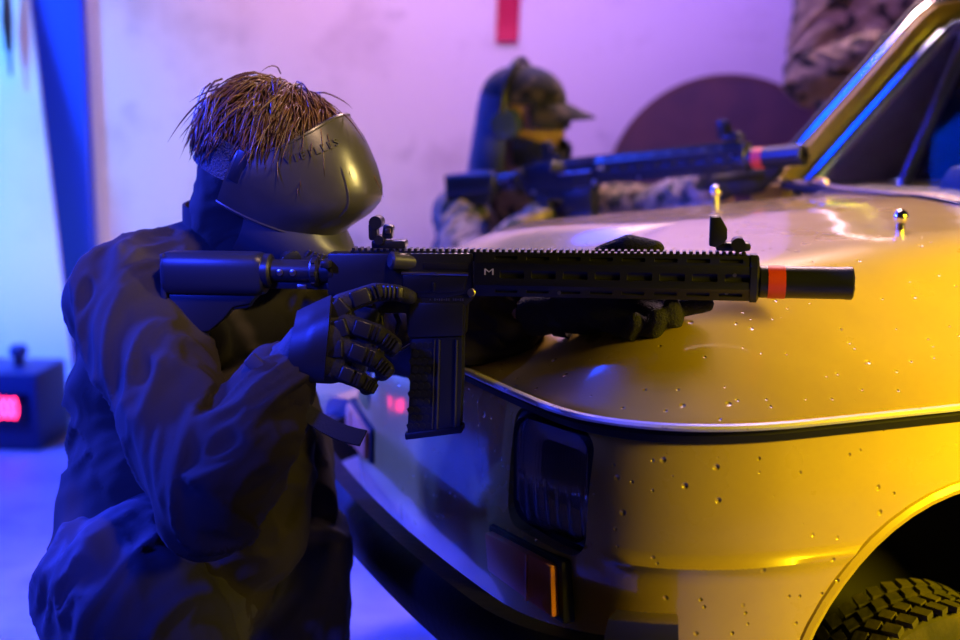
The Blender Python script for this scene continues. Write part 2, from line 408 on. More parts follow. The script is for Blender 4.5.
# ================================================================== CAR
PHI = math.radians(21.5); W = 1.377
car = tag(empty('car', (.205, 1.625, 0), PHI), 'small old yellow hatchback with pellet dents, seen from its front corner', 'car')
CARM = M.Translation((.205, 1.625, 0)) @ M.Rotation(PHI, 4, 'Z')
def side_t(s): return .012 * ((s - 1.3) / 1.3) ** 2
CR, CT, BOW = .27, .24, .055                          # corner of the plan: along, across; bow of the front
def plan(n_side=26, s_end=2.95):
    """outline of the body seen from above, near side rear -> front -> far side rear: (s, t, nx, ny)"""
    half = [(s_end + (CR - s_end) * i / n_side, side_t(s_end + (CR - s_end) * i / n_side)) for i in range(n_side)]
    t0 = side_t(CR)
    for i in range(19):
        an = PI / 2 * i / 18; ex = .82
        half.append((CR - CR * math.sin(an) ** ex, t0 + (CT - t0) * (1 - math.cos(an) ** ex)))
    for i in range(1, 16): half.append((0., CT + (W / 2 - CT) * i / 15))
    half = [(s - BOW * (1 - ((W / 2 - t) / (W / 2)) ** 2) if s < CR else s, t) for s, t in half]
    pts = half + [(s, W - t) for s, t in reversed(half[:-1])]
    out = []
    for i, (s, t) in enumerate(pts):
        a = pts[max(i - 1, 0)]; b = pts[min(i + 1, len(pts) - 1)]
        d = V((b[0] - a[0], b[1] - a[1])).normalized(); out.append((s, t, d.y, -d.x))
    return out
PL = plan()
if PL[5][3] > 0: PL = [(s, t, -nx, -ny) for s, t, nx, ny in PL]
ZC = .745                                             # height of the bonnet edge
def side_off(z, s):
    o = np.interp(z, [.20, .27, .40, .52, .63, .73], [-.05, -.012, .004, .006, .0, -.014])
    ridge = .006 * math.exp(-((z - .545) / .008) ** 2) * max(0, min(1, (.40 - s) / .15)) * (1 if s > .02 else .0)
    return o + ridge
zs = [.20, .235, .27, .31, .35, .39, .43, .47, .50, .520, .533, .539, .545, .551, .557, .565, .59, .62, .65, .69, .722]
rows = [[V((s + nx * side_off(z, s), t + ny * side_off(z, s), z)) for s, t, nx, ny in PL] for z in zs]
me = B().rings(rows, close=False).mesh()
bm_ = bmesh.new(); bm_.from_mesh(me); bmesh.ops.recalc_face_normals(bm_, faces=bm_.faces[:])
f0 = min(bm_.faces, key=lambda f: f.calc_center_median().y)
if f0.normal.y > 0: bmesh.ops.reverse_faces(bm_, faces=bm_.faces[:])
bm_.to_mesh(me); bm_.free()
me = solid(me, .022, -1)
WHEEL_S, WR = .565, .252
AR = .338
def arch(t0, t1, s=WHEEL_S, r=AR, zc=WR + .035):
    return B().lathe([(r, t0), (r, t1)], (s, 0, zc), (0, 1, 0), 48).mesh()
for s_ in (WHEEL_S, 2.44):
    me = cut(me, arch(-.2, .12, s_)); me = cut(me, arch(W - .12, W + .2, s_))
HL = [(.235, .625), (W - .235, .625)]                        # headlight centres t, z
HW, HH = .098, .090
def rrect(w, h, r, n=6):
    o = []
    for cx, cz, a0 in ((w - r, h - r, 0), (-w + r, h - r, 90), (-w + r, -h + r, 180), (w - r, -h + r, 270)):
        for k in range(n + 1):
            a = math.radians(a0 + 90 * k / n); o.append((cx + r * math.cos(a), cz + r * math.sin(a)))
    return o
def on_front(t, out=0.):
    """front surface at t: point and direction out of it"""
    best = min(PL, key=lambda q: abs(q[1] - t) + (0 if q[0] < .25 else 9))
    return best[0] + best[2] * out, best[2], best[3]
def fr_frame(t, z, yaw=None):
    s, nx, ny = on_front(t)
    if yaw is not None: nx, ny = -math.cos(yaw), math.sin(yaw) * (-1 if t < W / 2 else 1)
    X = V((nx, ny, 0)).normalized(); Z = V((0, 0, 1)); Y = Z.cross(X)
    return M(((X.x, Y.x, Z.x, s), (X.y, Y.y, Z.y, t), (X.z, Y.z, Z.z, z), (0, 0, 0, 1)))
for t, z in HL:
    F = fr_frame(t, z, .25)
    me = cut(me, B().prism(rrect(HW, HH, .03), -.1, .06, f=lambda x, y, zz: F @ V((y, x, zz))).mesh())
link('body', me, MT['paint'], car, True, 40)
# rolled lip of each wheel arch
for s_ in (WHEEL_S, 2.44):
    for side in (0, 1):
        pts = []
        for k in range(33):
            a = math.radians(-8 + 196 * k / 32); z = WR + .035 + AR * math.sin(a); s = s_ + AR * math.cos(a)
            if z < .2: continue
            t = .012 * ((s - 1.3) / 1.3) ** 2 - side_off(z, 1) + .004
            pts.append(V((s, W - t if side else t, z)))
        B().tube(pts, .011, 8).obj('arch_lip', MT['paint'], car)
        t0, t1 = (.03, .33) if not side else (W - .33, W - .03)
        g = B(); ring = []
        for t in (t0, t1):
            ring.append([V((s_ + (AR + .012) * math.cos(math.radians(a)), t, WR + .035 + (AR + .012) * math.sin(math.radians(a)))) for a in range(-20, 201, 10)])
        g.rings(ring, close=False); inner = t1 if not side else t0
        g.rings([[V((p.x, inner, p.z)) for p in ring[0]], [V((s_, inner, WR - .06)) for p in ring[0]]], close=False)
        link('wheel_well', solid(g.mesh(), .006), MT['undercoat'], car)
# dark floor pan
B().box((1.5, W / 2, .24), (2.8, W - .14, .04)).obj('floor_pan', MT['undercoat'], car)

# bonnet: rises from its edge over a soft shoulder to an almost flat top
S_COWL = .985
def bz(e, s, front, t=None):
    t = e if t is None else min(t, W - t)
    k = .60 if not front else .42
    z1 = e * k; z2 = .140 + (max(t, 0) - .22) * .05 + .055 * max(0, min(1, s / S_COWL))
    h = .028
    d = max(h - abs(z1 - z2), 0) / h
    return ZC + min(z1, z2) - d * d * h / 4
NK = 26
hood_pl = [q for q in PL if q[0] <= S_COWL]
ext = []
tn = .012 * ((S_COWL - 1.3) / 1.3) ** 2
hood_pl = [(S_COWL, tn, 0, -1)] + hood_pl + [(S_COWL, W - tn, 0, 1)]
def spine(s, t): return V((min(max(s, .46), S_COWL), W / 2))
def hood_pt(q, k, lift=0.0):
    s, t, nx, ny = q; a = V((s, t)) - V((nx, ny)) * .004; b = spine(s, t); p = a.lerp(b, k)
    e = (p - a).length
    fr = max(0, min(1, -nx)); 
    z = bz(e, p.x, False, p.y) * (1 - fr) + bz(e, p.x, True, p.y) * fr
    if s >= S_COWL - 1e-6 or k > .999: pass
    return V((p.x, p.y, z + lift))
ks = [1 - (1 - i / NK) ** 1.0 for i in range(NK + 1)]
ks = [k ** 1.35 for k in ks]
rows = [[V((q[0] + q[2] * .004, q[1] + q[3] * .004, ZC - .012)) for q in hood_pl], [V((q[0] + q[2] * .003, q[1] + q[3] * .003, ZC - .004)) for q in hood_pl]]
rows += [[hood_pt(q, k) for q in hood_pl] for k in ks]
g = B(); g.rings(rows, close=False); me = g.mesh()
bm_ = bmesh.new(); bm_.from_mesh(me); bmesh.ops.remove_doubles(bm_, verts=bm_.verts[:], dist=.0008)
bmesh.ops.recalc_face_normals(bm_, faces=bm_.faces[:])
if sum(f.normal.z for f in bm_.faces) < 0: bmesh.ops.reverse_faces(bm_, faces=bm_.faces[:])
bm_.to_mesh(me); bm_.free(); relax(me, 2, .3)
me = solid(me, .006, -1)
link('bonnet', me, MT['paint'], car, True, 50)
# pale strip round the bonnet edge, black strip under it standing for the shade in the gap
edge = [V((q[0] + q[2] * .008, q[1] + q[3] * .008, ZC - .006)) for q in hood_pl]
B().tube(edge, .0075, 8, sx=.7, sy=1.0, ref=(0, 0, 1)).obj('edge_strip', MT['trimw'], car)
seam = [V((q[0] - q[2] * .016, q[1] - q[3] * .016, ZC - .02)) for q in hood_pl]
B().tube(seam, .015, 8).obj('bonnet_gap_shade', MT['darkhole'], car)

# cowl panel between bonnet and windscreen, with its bright rear bonnet edge
def top_z(s, t):
    e = min(t, W - t) - .0
    return bz(max(e, 0), s, False)
rows = []
for k, s in enumerate((S_COWL + .006, S_COWL + .03, S_COWL + .06, S_COWL + .10, S_COWL + .14)):
    row = []
    for i in range(33):
        t = .02 + (W - .04) * i / 32
        row.append(V((s - .05 * (1 - (2 * i / 32 - 1) ** 2) * (k / 4), t, top_z(S_COWL, t) + (-.012, .0, .006, .012, .016)[k])))
    rows.append(row)
me = B().rings(rows, close=False).mesh(); 
bm_ = bmesh.new(); bm_.from_mesh(me)
if sum(f.normal.z for f in bm_.faces) < 0: bmesh.ops.reverse_faces(bm_, faces=bm_.faces[:])
bm_.to_mesh(me); bm_.free()
m_cowl = mat('cowl_paint', (.52, .34, .08), .45, bump=(55, .8, .006), var=(48, (.16, .08, .05), .56, .64), coat=.3)
link('cowl', solid(me, .008), m_cowl, car, True)
ed = [hood_pt((S_COWL, t, 0, 0), 0) for t in ()]
B().tube([V((S_COWL - .001, .03 + (W - .06) * i / 24, top_z(S_COWL, .03 + (W - .06) * i / 24) + .001)) for i in range(25)], .004, 8).obj('bonnet_rear_edge', MT['chrome'], car)

# shoulder panels beside the cabin and a rear deck
for side in (0, 1):
    rows = []
    for e, dz in ((-.002, -.03), (-.006, -.006), (.0, .006), (.03, .03), (.06, .07), (.075, .13), (.09, .20)):
        row = []
        for i in range(20):
            s = S_COWL + .004 + (2.9 - S_COWL) * i / 19; t = .012 * ((s - 1.3) / 1.3) ** 2 + e
            row.append(V((s, W - t if side else t, ZC + dz)))
        rows.append(row)
    me = B().rings(rows, close=False).mesh()
    link('door', solid(me, .012, 0), MT['paint'], car)
g = B(); g.box((2.62, W / 2, .87), (.62, W - .14, .1), bev=.04); g.box((2.93, W / 2, .5), (.06, W - .1, .6), bev=.02)
g.obj('engine_deck', MT['paint'], car)

# cabin
def ap(u, side):     # windscreen pillar: u 0 at the cowl, 1 at the roof
    s = 1.05 + .40 * u; t = .135 + .085 * u; z = .945 + .45 * u
    if u > .8: s += .35 * (u - .8) ** 2 * 3; z -= .30 * (u - .8) ** 2 * 2
    return V((s, W - t if side else t, z))
ZR = 1.42
def roof_pt(u, v):
    """u 0..1 front to back, v -1..1 across"""
    s = 1.49 + 1.0 * u + .05 * (abs(v) ** 2) * (1 - u) ; t = W / 2 + v * (.475 + .0)
    z = ZR - .035 * v ** 4 - .03 * (1 - u) ** 3 - .03 * u ** 3 - .012 * v * v
    return V((s, t, z))
rows = [[roof_pt(i / 14, -1 + 2 * j / 20) for j in range(21)] for i in range(15)]
me = B().rings(rows, close=False).mesh(); link('roof', solid(me, .03, -1), MT['paint'], car)
for side in (0, 1):
    pts = [ap(u / 16, side) for u in range(17)]
    end = roof_pt(.04, 1 if side else -1)
    pts = pts[:15] + [pts[14].lerp(end, .5) + V((0, 0, .012)), end + V((0, 0, -.008)), roof_pt(.2, 1 if side else -1) + V((0, 0, -.012)), roof_pt(.5, 1 if side else -1) + V((0, 0, -.012)), roof_pt(1, 1 if side else -1) + V((0, 0, -.012))]
    ctr = V((0, (1 if side else -1), 0))
    pil = B().tube(pts, .030, 10, sx=.85, sy=1.15, ref=ctr).obj('windscreen_pillar', MT['paint'], car)
    inw = -1 if side else 1
    off1 = [p + V((.002, inw * .042, -.026)) for p in pts]; off2 = [p + V((-.006, -inw * .026, .028)) for p in pts]
    B().tube(off1, .017, 10).obj('pillar_chrome', MT['chrome'], pil)
    B().tube(off2, .014, 10).obj('pillar_chrome', MT['chrome'], pil)
    B().tube([p + V((.002, -inw * .050, .044)) for p in pts], .012, 8).obj('rain_gutter', MT['black'], pil)
    # rear pillar
    q = [roof_pt(1, 1 if side else -1), V((2.62, W - .16 if side else .16, 1.14)), V((2.78, W - .1 if side else .1, .92))]
    B().tube(q, [.05, .07, .09], 10).obj('rear_pillar', MT['paint'], car)
    # door window frame: quarter light post and upper channel
    b0 = V((1.40, W - .115 if side else .115, .93)); b1 = V((1.515, W - .215 if side else .215, 1.35))
    B().tube([b0, b0.lerp(b1, .5), b1], .017, 12).obj('quarter_light_post', MT['chromedull'], car)
    ch = [V((1.50, W - .2 if side else .2, 1.335)), V((1.53, W - .207 if side else .207, 1.362)), V((1.6, W - .21 if side else .21, 1.378)), V((1.9, W - .21 if side else .21, 1.38)), V((2.2, W - .2 if side else .2, 1.36))]
    B().tube(ch, .012, 10).obj('window_channel', MT['chrome'], car)
    B().tube([V((1.06, W - .1 if side else .1, .945)), V((1.5, W - .095 if side else .095, .945)), V((2.6, W - .1 if side else .1, .935))], .009, 8).obj('sill_strip', MT['chrome'], car)
    # side glass
    gl = [V((1.10, W - .125 if side else .125, .95)), V((2.5, W - .12 if side else .12, .95)), V((2.36, W - .205 if side else .205, 1.36)), V((1.52, W - .205 if side else .205, 1.36))]
    off = V((0, .004 * inw, 0)); g = B(); g.rings([gl, [p + off for p in gl]]); g.obj('side_glass', MT['sideglass'], car, False)
    # inner door card
    B().box((1.75, W - .1 if side else .1, .6), (1.25, .03, .5), bev=.01).obj('door_card', MT['dash'], car)
# windscreen and its lower seal
rows = []
for i in range(9):
    u = i / 8 * .97; a0 = ap(u, 0); a1 = ap(u, 1)
    rows.append([V((a0.x - .05 * (1 - (2 * j / 16 - 1) ** 2) + .0, a0.y + (a1.y - a0.y) * j / 16, a0.z)) for j in range(17)])
me = B().rings(rows, close=False).mesh(); link('windscreen', solid(me, .005), MT['winglass'], car)
B().tube([p + V((-.008, 0, .003)) for p in rows[0]], .012, 8).obj('windscreen_seal', MT['black'], car)
B().tube([p + V((-.012, 0, .014)) for p in rows[0]], .006, 8).obj('seal_chrome', MT['chrome'], car)
# dashboard, binnacle, steering wheel, mirror, seats
ds = B().box((1.24, W / 2, .86), (.26, W - .3, .14), bev=.03).obj('dashboard', MT['dash'], car)
B().box((1.13, .60, .985), (.16, .30, .075), bev=.02, taper=(.8, .8)).obj('instrument_hood', MT['dash'], ds)
sw = B(); rc = V((1.45, .42, .95)); sx = V((.85, 0, .52)).normalized()
pts = [rc + (V((0, 1, 0)) * math.cos(a) + sx.cross(V((0, 1, 0))) * math.sin(a)) * .18 for a in [2 * PI * k / 32 for k in range(33)]]
sw.tube(pts, .012, 8); sw.tube([rc - V((0, .18, 0)), rc, rc + V((0, .18, 0))], .012, 8); sw.tube([rc, rc - sx * .2], .02, 8)
sw.obj('steering_wheel', MT['polymer'], car)
mr = B().box((1.42, W / 2 + .1, 1.29), (.02, .17, .055), rot=M.Rotation(.25, 3, 'Z'), bev=.01).obj('rear_view_mirror', MT['chromedull'], car)
B().tube([V((1.42, W / 2 + .1, 1.30)), V((1.47, W / 2 + .02, 1.37))], .006, 8).obj('mirror_stalk', MT['polymer'], mr)
for t in (.40, W - .36):
    st_ = B().box((1.72, t, .60), (.46, .44, .16), bev=.05).obj('seat', MT['seat'], car)
    g = B(); g.ball((1.90 if t > .6 else 1.98, t, .90), (.085, .23, .38)); g.obj('seat_back', MT['seat'], st_)
    if t > .6: B().ball((1.88, t, 1.17), (.06, .17, .12)).obj('headrest', MT['seat'], st_)

# wiper spindles and washer jets on the cowl
def spindle(s, t, h=.03):
    z = top_z(S_COWL, t) + .012
    g = B(); g.lathe([(.017, -.01), (.017, .008), (.012, .014), (.012, h), (.007, h + .008)], (s, t, z)); return g.obj('wiper_spindle', MT['chrome'], car)
s1 = spindle(1.035, 1.14); s2 = spindle(1.02, .52)
B().tube([V((1.035, 1.14, top_z(S_COWL, 1.14) + .036)), V((1.03, 1.09, top_z(S_COWL, 1.1) + .05)), V((1.02, 1.05, top_z(S_COWL, 1.05) + .03))], [.011, .015, .009], 10, True).obj('wiper_arm', MT['brass'], s1)
for t in (1.02, .42):
    z = bz(.3, .8, False)
    g = B(); g.lathe([(.014, -.004), (.014, .004), (.008, .008), (.008, .03)], (.72, t, z)); g.ball((.72, t, z + .036), .013); g.obj('washer_jet', MT['chrome'], car)

# headlights
for t, z in HL:
    F = fr_frame(t, z, .25); ff = lambda x, y, zz: F @ V((y, x, zz))
    h = B(); h.prism(rrect(HW + .004, HH + .004, .032), -.09, -.045, f=ff)
    hl = h.obj('headlight', MT['darkhole'], car)
    g = B(); A = [ff(x, -.03, zz) for x, zz in rrect(HW - .001, HH - .001, .03)]; Bq = [ff(x * .86, -.012, zz * .88) for x, zz in rrect(HW, HH, .034)]; C = [ff(x * .84, -.02, zz * .86) for x, zz in rrect(HW, HH, .034)]; A2 = [ff(x, -.055, zz) for x, zz in rrect(HW - .001, HH - .001, .03)]
    g.rings([A2, A, Bq, C], cap0=False, cap1=False); g.obj('bezel', MT['black'], hl)
    g = B(); g.rings([[ff(x * .84, -.035 - .02 * 0, zz * .86) for x, zz in rrect(HW, HH, .034)], [ff(x * .5, -.045, zz * .5) for x, zz in rrect(HW, HH, .034)]], cap0=False); g.obj('reflector', MT['reflector'], hl)
    g = B(); n = 26; rows = []                               # fluted glass: ribs above, plain below
    for j in range(15):
        zz = HH * .85 * (-1 + 2 * j / 14); row = []
        for i in range(4 * n + 1):
            x = HW * .83 * (-1 + 2 * i / (4 * n))
            lim = 1 - .0 * abs(zz); bulge = .012 * (1 - (x / HW) ** 2) * (1 - (zz / HH) ** 2)
            rib = .0022 * math.sin(i * PI / 2) if (j >= 7 or i % 16 < 4) else 0
            cx = min(1, max(0, (abs(x) - HW * .55) / (HW * .28))); zl = HH * .85 - .03 * cx * cx
            row.append(ff(x, -.022 + bulge + rib, max(-zl, min(zl, zz))))
        rows.append(row)
    link('glass', solid(B().rings(rows, close=False).mesh(), .003), MT['lens'], hl)
# indicators
for t in (.265, W - .265):
    F = fr_frame(t, .484, None); ff = lambda x, y, zz: F @ V((y, x, zz))
    ind = B().prism([(-.118, .034), (.105, .046), (.112, -.046), (-.108, -.042)] if t < W / 2 else [(.118, .034), (-.105, .046), (-.112, -.046), (.108, -.042)], -.02, .012, .006, f=ff).obj('indicator', MT['black'], car)
    sg = 1 if t < W / 2 else -1
    B().prism([(-.108 * sg, .026), (.094 * sg, .038), (.10 * sg, -.038), (-.098 * sg, -.034)], .0, .024, .006, f=ff).obj('lens', MT['amber'], ind)
    B().box(F @ V((.025, .03 * sg, 0)), (.004, .006, .07)).obj('lens_rib', MT['amber'], ind)
# bumper: padded bar across the front, turned back round the corners to bright ends
bp = []
for q in PL:
    if q[0] < .11: bp.append((q, V((q[0] + q[2] * .105, q[1] + q[3] * .075, .412))))
g = B(); rows = []
prof = [(-.028, -.05), (.008, -.052), (.022, -.035), (.028, 0), (.022, .035), (.008, .052), (-.028, .05)]
rows = [[p + V((q[2] * a, q[3] * a, b * (1))) for a, b in prof] for q, p in bp]
g.rings(rows); bmp = g.obj('bumper', MT['bumper'], car)
for e in (0, -1):
    q, p = bp[e]
    sub = bp[:4] if e == 0 else bp[-4:]
    g = B(); g.rings([[pp + V((qq[2] * a * 1.12, qq[3] * a * 1.12, b * .9 + .042)) for a, b in prof] for qq, pp in sub]); g.obj('bumper_end', MT['chromedull'], bmp)
# number plate, grille badge bar under the bonnet, tow eye
# wheels
def wheel(s, t, side):
    w = empty('wheel', (s, t, WR * .80)); w.scale = (.80, 1, .80); w.parent = car; ow = -1 if side == 0 else 1
    g = B(); g.lathe([(.150, -.05), (.20, -.062), (.235, -.060), (.247, -.045), (.250, 0), (.247, .045), (.235, .060), (.20, .062), (.150, .05)], (0, 0, 0), (0, 1, 0), 64, cap=False)
    for k in range(46):
        a = 2 * PI * k / 46
        for jj, (yy, ww) in enumerate(((-.048, .03), (-.016, .024), (.016, .024), (.048, .03))):
            aa = a + (.05 if jj % 2 else 0); R3 = M.Rotation(-aa, 3, 'Y')
            g.box(R3 @ V((.2515, yy, 0)), (.012, ww, .022), rot=R3 @ M.Rotation(.35 if jj < 2 else -.35, 3, 'X'))
    g.obj('tyre', MT['tyre'], w, True, 30)
    g = B(); g.lathe([(.152, -.05), (.145, -.045), (.135, -.01), (.10, .0), (.06, -.012 * 1), (.055, -.02), (.02, -.022)], (0, 0, 0), (0, ow * -1, 0), 40); rm = g.obj('rim', MT['rim'], w)
    B().lathe([(.05, 0), (.045, .018), (.02, .026)], (0, ow * .012, 0), (0, ow, 0), 24).obj('hub_cap', MT['chromedull'], w)
for s_ in (WHEEL_S, 2.44):
    wheel(s_, .13, 0); wheel(s_, W - .13, 1)
# ================================================================== RIFLE
A0 = P(165, 271, 1.985); B0 = P(855, 283, 1.845)
RX = (B0 - A0).normalized(); RY = V((0, 0, 1)).cross(RX).normalized(); RZ = RX.cross(RY)
RM = M(((RX.x, RY.x, RZ.x, A0.x), (RX.y, RY.y, RZ.y, A0.y), (RX.z, RY.z, RZ.z, A0.z), (0, 0, 0, 1)))
def R(px, py, side=-.0):
    """spot on the rifle's middle plane (x along the bore, z up)"""
    d = (P(px, py, 1) - CAMPOS); pl = A0 + RY * side; k = (pl - CAMPOS).dot(RY) / d.dot(RY); q = CAMPOS + d * k - A0
    return q.dot(RX), q.dot(RZ)
def RP(pts): return [R(*p) for p in pts]
def make_rifle():
    r = empty('assault_rifle')
    st, bl, dk = MT['polymer'], MT['steel'], MT['darkhole']
    zb = 0.0                                              # bore line
    def seg(px0, px1, py): return R(px0, py)[0], R(px1, py)[0]
    # stock: rounded cheek tube over a thin web and toe
    x0, x1 = R(165, 271)[0], R(266, 271)[0]
    g = B()
    prof = [(.0, .020, .026), (.004, .024, .031), (.012, .0255, .0325), (x1 - .012, .0255, .0325), (x1 - .003, .024, .030), (x1, .021, .027)]
    zc = R(215, 273)[1]
    g.rings([[V((x, a * math.copysign(abs(math.cos(t)) ** .6, math.cos(t)), zc + b * math.copysign(abs(math.sin(t)) ** .7, math.sin(t)))) for t in [2 * PI * k / 28 for k in range(28)]] for x, a, b in prof])
    s = g.obj('stock', st, r)
    B().prism(RP([(168, 292), (262, 292), (252, 303), (236, 306), (226, 318), (212, 330), (170, 334)]), -.014, .014, .004).obj('toe', st, s)
    B().prism(RP([(164, 252), (169, 252), (174, 332), (166, 334)]), -.020, .020, .003).obj('butt_pad', MT['black'], s)
    B().prism(RP([(222, 300), (256, 297), (250, 307), (226, 310)]), -.010, .010, .002).obj('release_lever', bl, s)
    # buffer tube with its notches
    zt = R(292, 271)[1]; xa, xb = R(262, 271)[0], R(335, 271)[0]
    g = B(); g.lathe([(.017, 0), (.017, xb - xa)], (xa, 0, zt), (1, 0, 0), 24); g.box(((xa + xb) / 2, 0, zt - .019), (xb - xa, .012, .014), bev=.002)
    bt = g.obj('buffer_tube', bl, r)
    g = B(); g.lathe([(.020, 0), (.0225, .003), (.0225, .010), (.020, .013)], (R(312, 271)[0], 0, zt), (1, 0, 0), 28)
    for k in range(8): 
        a = 2 * PI * k / 8; g.box((R(316, 271)[0], .0225 * math.cos(a), zt + .0225 * math.sin(a)), (.006, .006, .004), rot=M.Rotation(a + PI / 2, 3, 'X'))
    g.obj('castle_nut', bl, bt)
    g = B(); g.lathe([(.024, 0), (.025, .004), (.025, .012), (.021, .015)], (R(263, 271)[0], 0, zt), (1, 0, 0), 28); g.obj('stock_collar', bl, bt)
    g = B()
    for px in (283, 296): g.lathe([(.0045, 0), (.005, .002), (.003, .003)], (R(px, 271)[0], -.0165, zt), (0, -1, 0), 12)
    g.box((R(305, 283)[0], -.0165, R(305, 285)[1]), (.014, .004, .006), bev=.001)
    g.obj('sling_stud', MT['bright'], bt)
    # upper and lower receiver
    up = B(); up.prism(RP([(330, 252), (474, 252), (474, 291), (446, 297), (330, 294)]), -.0155, .0155, .003)
    ur = up.obj('upper_receiver', bl, r)
    lo = B(); lo.prism(RP([(328, 281), (350, 288), (474, 288), (474, 298), (468, 304), (466, 334), (409, 334), (408, 312), (378, 312), (350, 306), (332, 300)]), -.014, .014, .0025)
    lr = lo.obj('lower_receiver', bl, r)
    # bolt recess, ejection port cover, forward assist, charging handle
    B().box((R(448, 266)[0], -.0145, R(448, 265)[1]), (R(470, 265)[0] - R(424, 265)[0], .005, .011), bev=.002).obj('ejection_port', dk, ur)
    c = B().prism(RP([(405, 273), (470, 273), (466, 288), (460, 291), (410, 291), (406, 288)]), -.0185, -.013, .0015).obj('port_cover', bl, ur)
    g = B(); zz = R(437, 272)[1]; g.lathe([(.0022, 0), (.0022, R(470, 272)[0] - R(404, 272)[0])], (R(404, 272)[0], -.018, zz), (1, 0, 0), 10)
    g.box((R(437, 272)[0], -.0185, zz), (.014, .004, .004), bev=.001); g.obj('cover_hinge', MT['bright'], c)
    g = B(); g.box((R(436, 285)[0], -.0195, R(436, 285)[1]), (.004, .003, .012), bev=.001); g.obj('latch', bl, c)
    ax = V((-.80, -.55, .12)).normalized()
    g = B(); g.lathe([(.012, 0), (.012, .024), (.013, .026), (.013, .034), (.010, .037)], (R(414, 262)[0], -.006, R(405, 261)[1]), ax, 20); g.obj('forward_assist', MT['maskmesh'], ur)
    g = B(); g.box((R(345, 262)[0], 0, R(345, 262)[1]), (.05, .016, .008), bev=.002); g.box((R(330, 263)[0], 0, R(330, 262)[1]), (.014, .062, .011), bev=.003); g.obj('charging_handle', bl, ur)
    for px, py in ((473, 291), (350, 297)):
        g = B(); g.lathe([(.0062, -.002), (.0062, .003), (.005, .004)], (R(px, py)[0], -.014, R(px, py)[1]), (0, -1, 0), 14); g.obj('takedown_pin', MT['chromedull'], lr)
    g = B(); g.lathe([(.006, 0), (.006, .004)], (R(362, 300)[0], -.013, R(362, 300)[1]), (0, -1, 0), 14); g.box((R(368, 301)[0], -.018, R(368, 301)[1]), (.022, .004, .006), rot=M.Rotation(.2, 3, 'Y'), bev=.001); g.obj('selector_lever', bl, lr)
    # faint worn line of marks on the magazine well
    g = B(); 
    for k in range(15):
        if k in (1, 9): continue
        g.box((R(432 + k * 2.3, 297)[0], -.0142, R(432 + k * 2.3, 298)[1]), (.0022, .0006, .0035 if k % 3 else .0024))
    g.obj('marking', MT['chromedull'], lr)
    # magazine well ribs, magazine
    B().prism(RP([(411, 300), (466, 302), (465, 334), (410, 336)]), -.0175, .0175, .003).obj('magazine_well', bl, lr)
    mg = B(); poly = RP([(413, 332), (464, 332), (463.5, 380), (461.5, 428), (408.5, 434), (411, 385)])
    mg.prism(poly, -.0125, .0125, .002); mo = mg.obj('magazine', st, r)
    B().prism(RP([(406, 431), (463.5, 424), (463.5, 431), (407, 438)]), -.0145, .0145, .0025).obj('base_plate', st, mo)
    g = B()
    for a, b, w in (((440.5, 338), (438, 427), .0022), ((458, 338), (456, 425), .0022), ((436, 338), (433.5, 427), .0012)):
        p, q = R(*a), R(*b); g.tube([V((p[0], -.0128, p[1])), V((q[0], -.0128, q[1]))], w, 8)
    g.obj('magazine_rib', MT['maskmesh'], mo)
    g = B(); 
    for j in range(11):
        for i in range(4):
            px = 414.5 + 6.2 * i + (3.1 if j % 2 else 0) - j * .3; py = 344 + 8 * j
            if px > 434: continue
            cx, cz = R(px, py); g.lathe([(.0056, 0), (.0050, .0008)], (cx, -.0123, cz), (0, -1, 0), 6)
    g.obj('grip_texture', st, mo)
    # pistol grip, trigger, guard
    B().prism(RP([(352, 300), (384, 306), (378, 330), (362, 384), (330, 374), (346, 322)]), -.0145, .0145, .006, 3).obj('pistol_grip', st, r)
    gp = [R(382, 312), R(384, 340), R(390, 350), R(402, 350), R(411, 344), R(412, 332)]
    B().tube([V((x, 0, z)) for x, z in gp], .0042, 8, sx=.6, sy=1.4, ref=(0, 0, 1)).obj('trigger_guard', bl, lr)
    B().tube([V((*((R(395, 312)[0], 0)), R(395, 312)[1])), V((R(399, 322)[0], 0, R(399, 322)[1])), V((R(396, 334)[0], 0, R(396, 334)[1]))], [.004, .0035, .003], 8).obj('trigger', bl, lr)
    # handguard: eight sided tube with rows of slots
    hx0, hx1 = R(476, 275)[0], R(752, 275)[0]
    zt_, zm, zl = R(600, 253)[1], R(600, 274)[1], R(600, 297)[1]
    z1, z2 = R(600, 263)[1], R(600, 285)[1]
    oc = [(-.010, zt_), (.010, zt_), (.0215, z1), (.0215, z2), (.011, zl), (-.011, zl), (-.0215, z2), (-.0215, z1)]
    g = B(); g.rings([[V((x, y, z)) for y, z in [(y * s_, zm + (z - zm) * s_) for y, z in oc]] for x, s_ in ((hx0, .95), (hx0 + .003, 1), (hx1 - .003, 1), (hx1, .95))])
    me = g.mesh(); ct = B()
    nx = 8; pit = (hx1 - hx0 - .03) / nx
    for k in range(nx):
        xc = hx0 + .042 + pit * (k + .5) - .01
        for sg in (-1, 1):
            if k >= 0: ct.box((xc, sg * .0215, (z1 + z2) / 2), (pit * .78, .010, .0110), bev=.002)
            n_ = V((0, sg * (zt_ - z1), .0115)).normalized()
            ang = math.atan2(n_.z, n_.y)
            ct.box((xc - pit * .2, sg * .0158, (zt_ + z1) / 2), (pit * .72, .008, .0065), rot=M.Rotation(ang, 3, 'X'), bev=.0015)
            ct.box((xc - pit * .2, sg * .0163, (zl + z2) / 2), (pit * .72, .008, .0065), rot=M.Rotation(math.atan2(-.0105, sg * (z2 - zl)), 3, 'X'), bev=.0015)
    me = cut(me, ct.mesh()); hg = link('handguard', me, bl, r, True, 25)
    g = B(); g.box(((hx0 + hx1) / 2, 0, zm), (hx1 - hx0 - .01, .026, .03)); g.obj('barrel_sleeve', dk, hg)
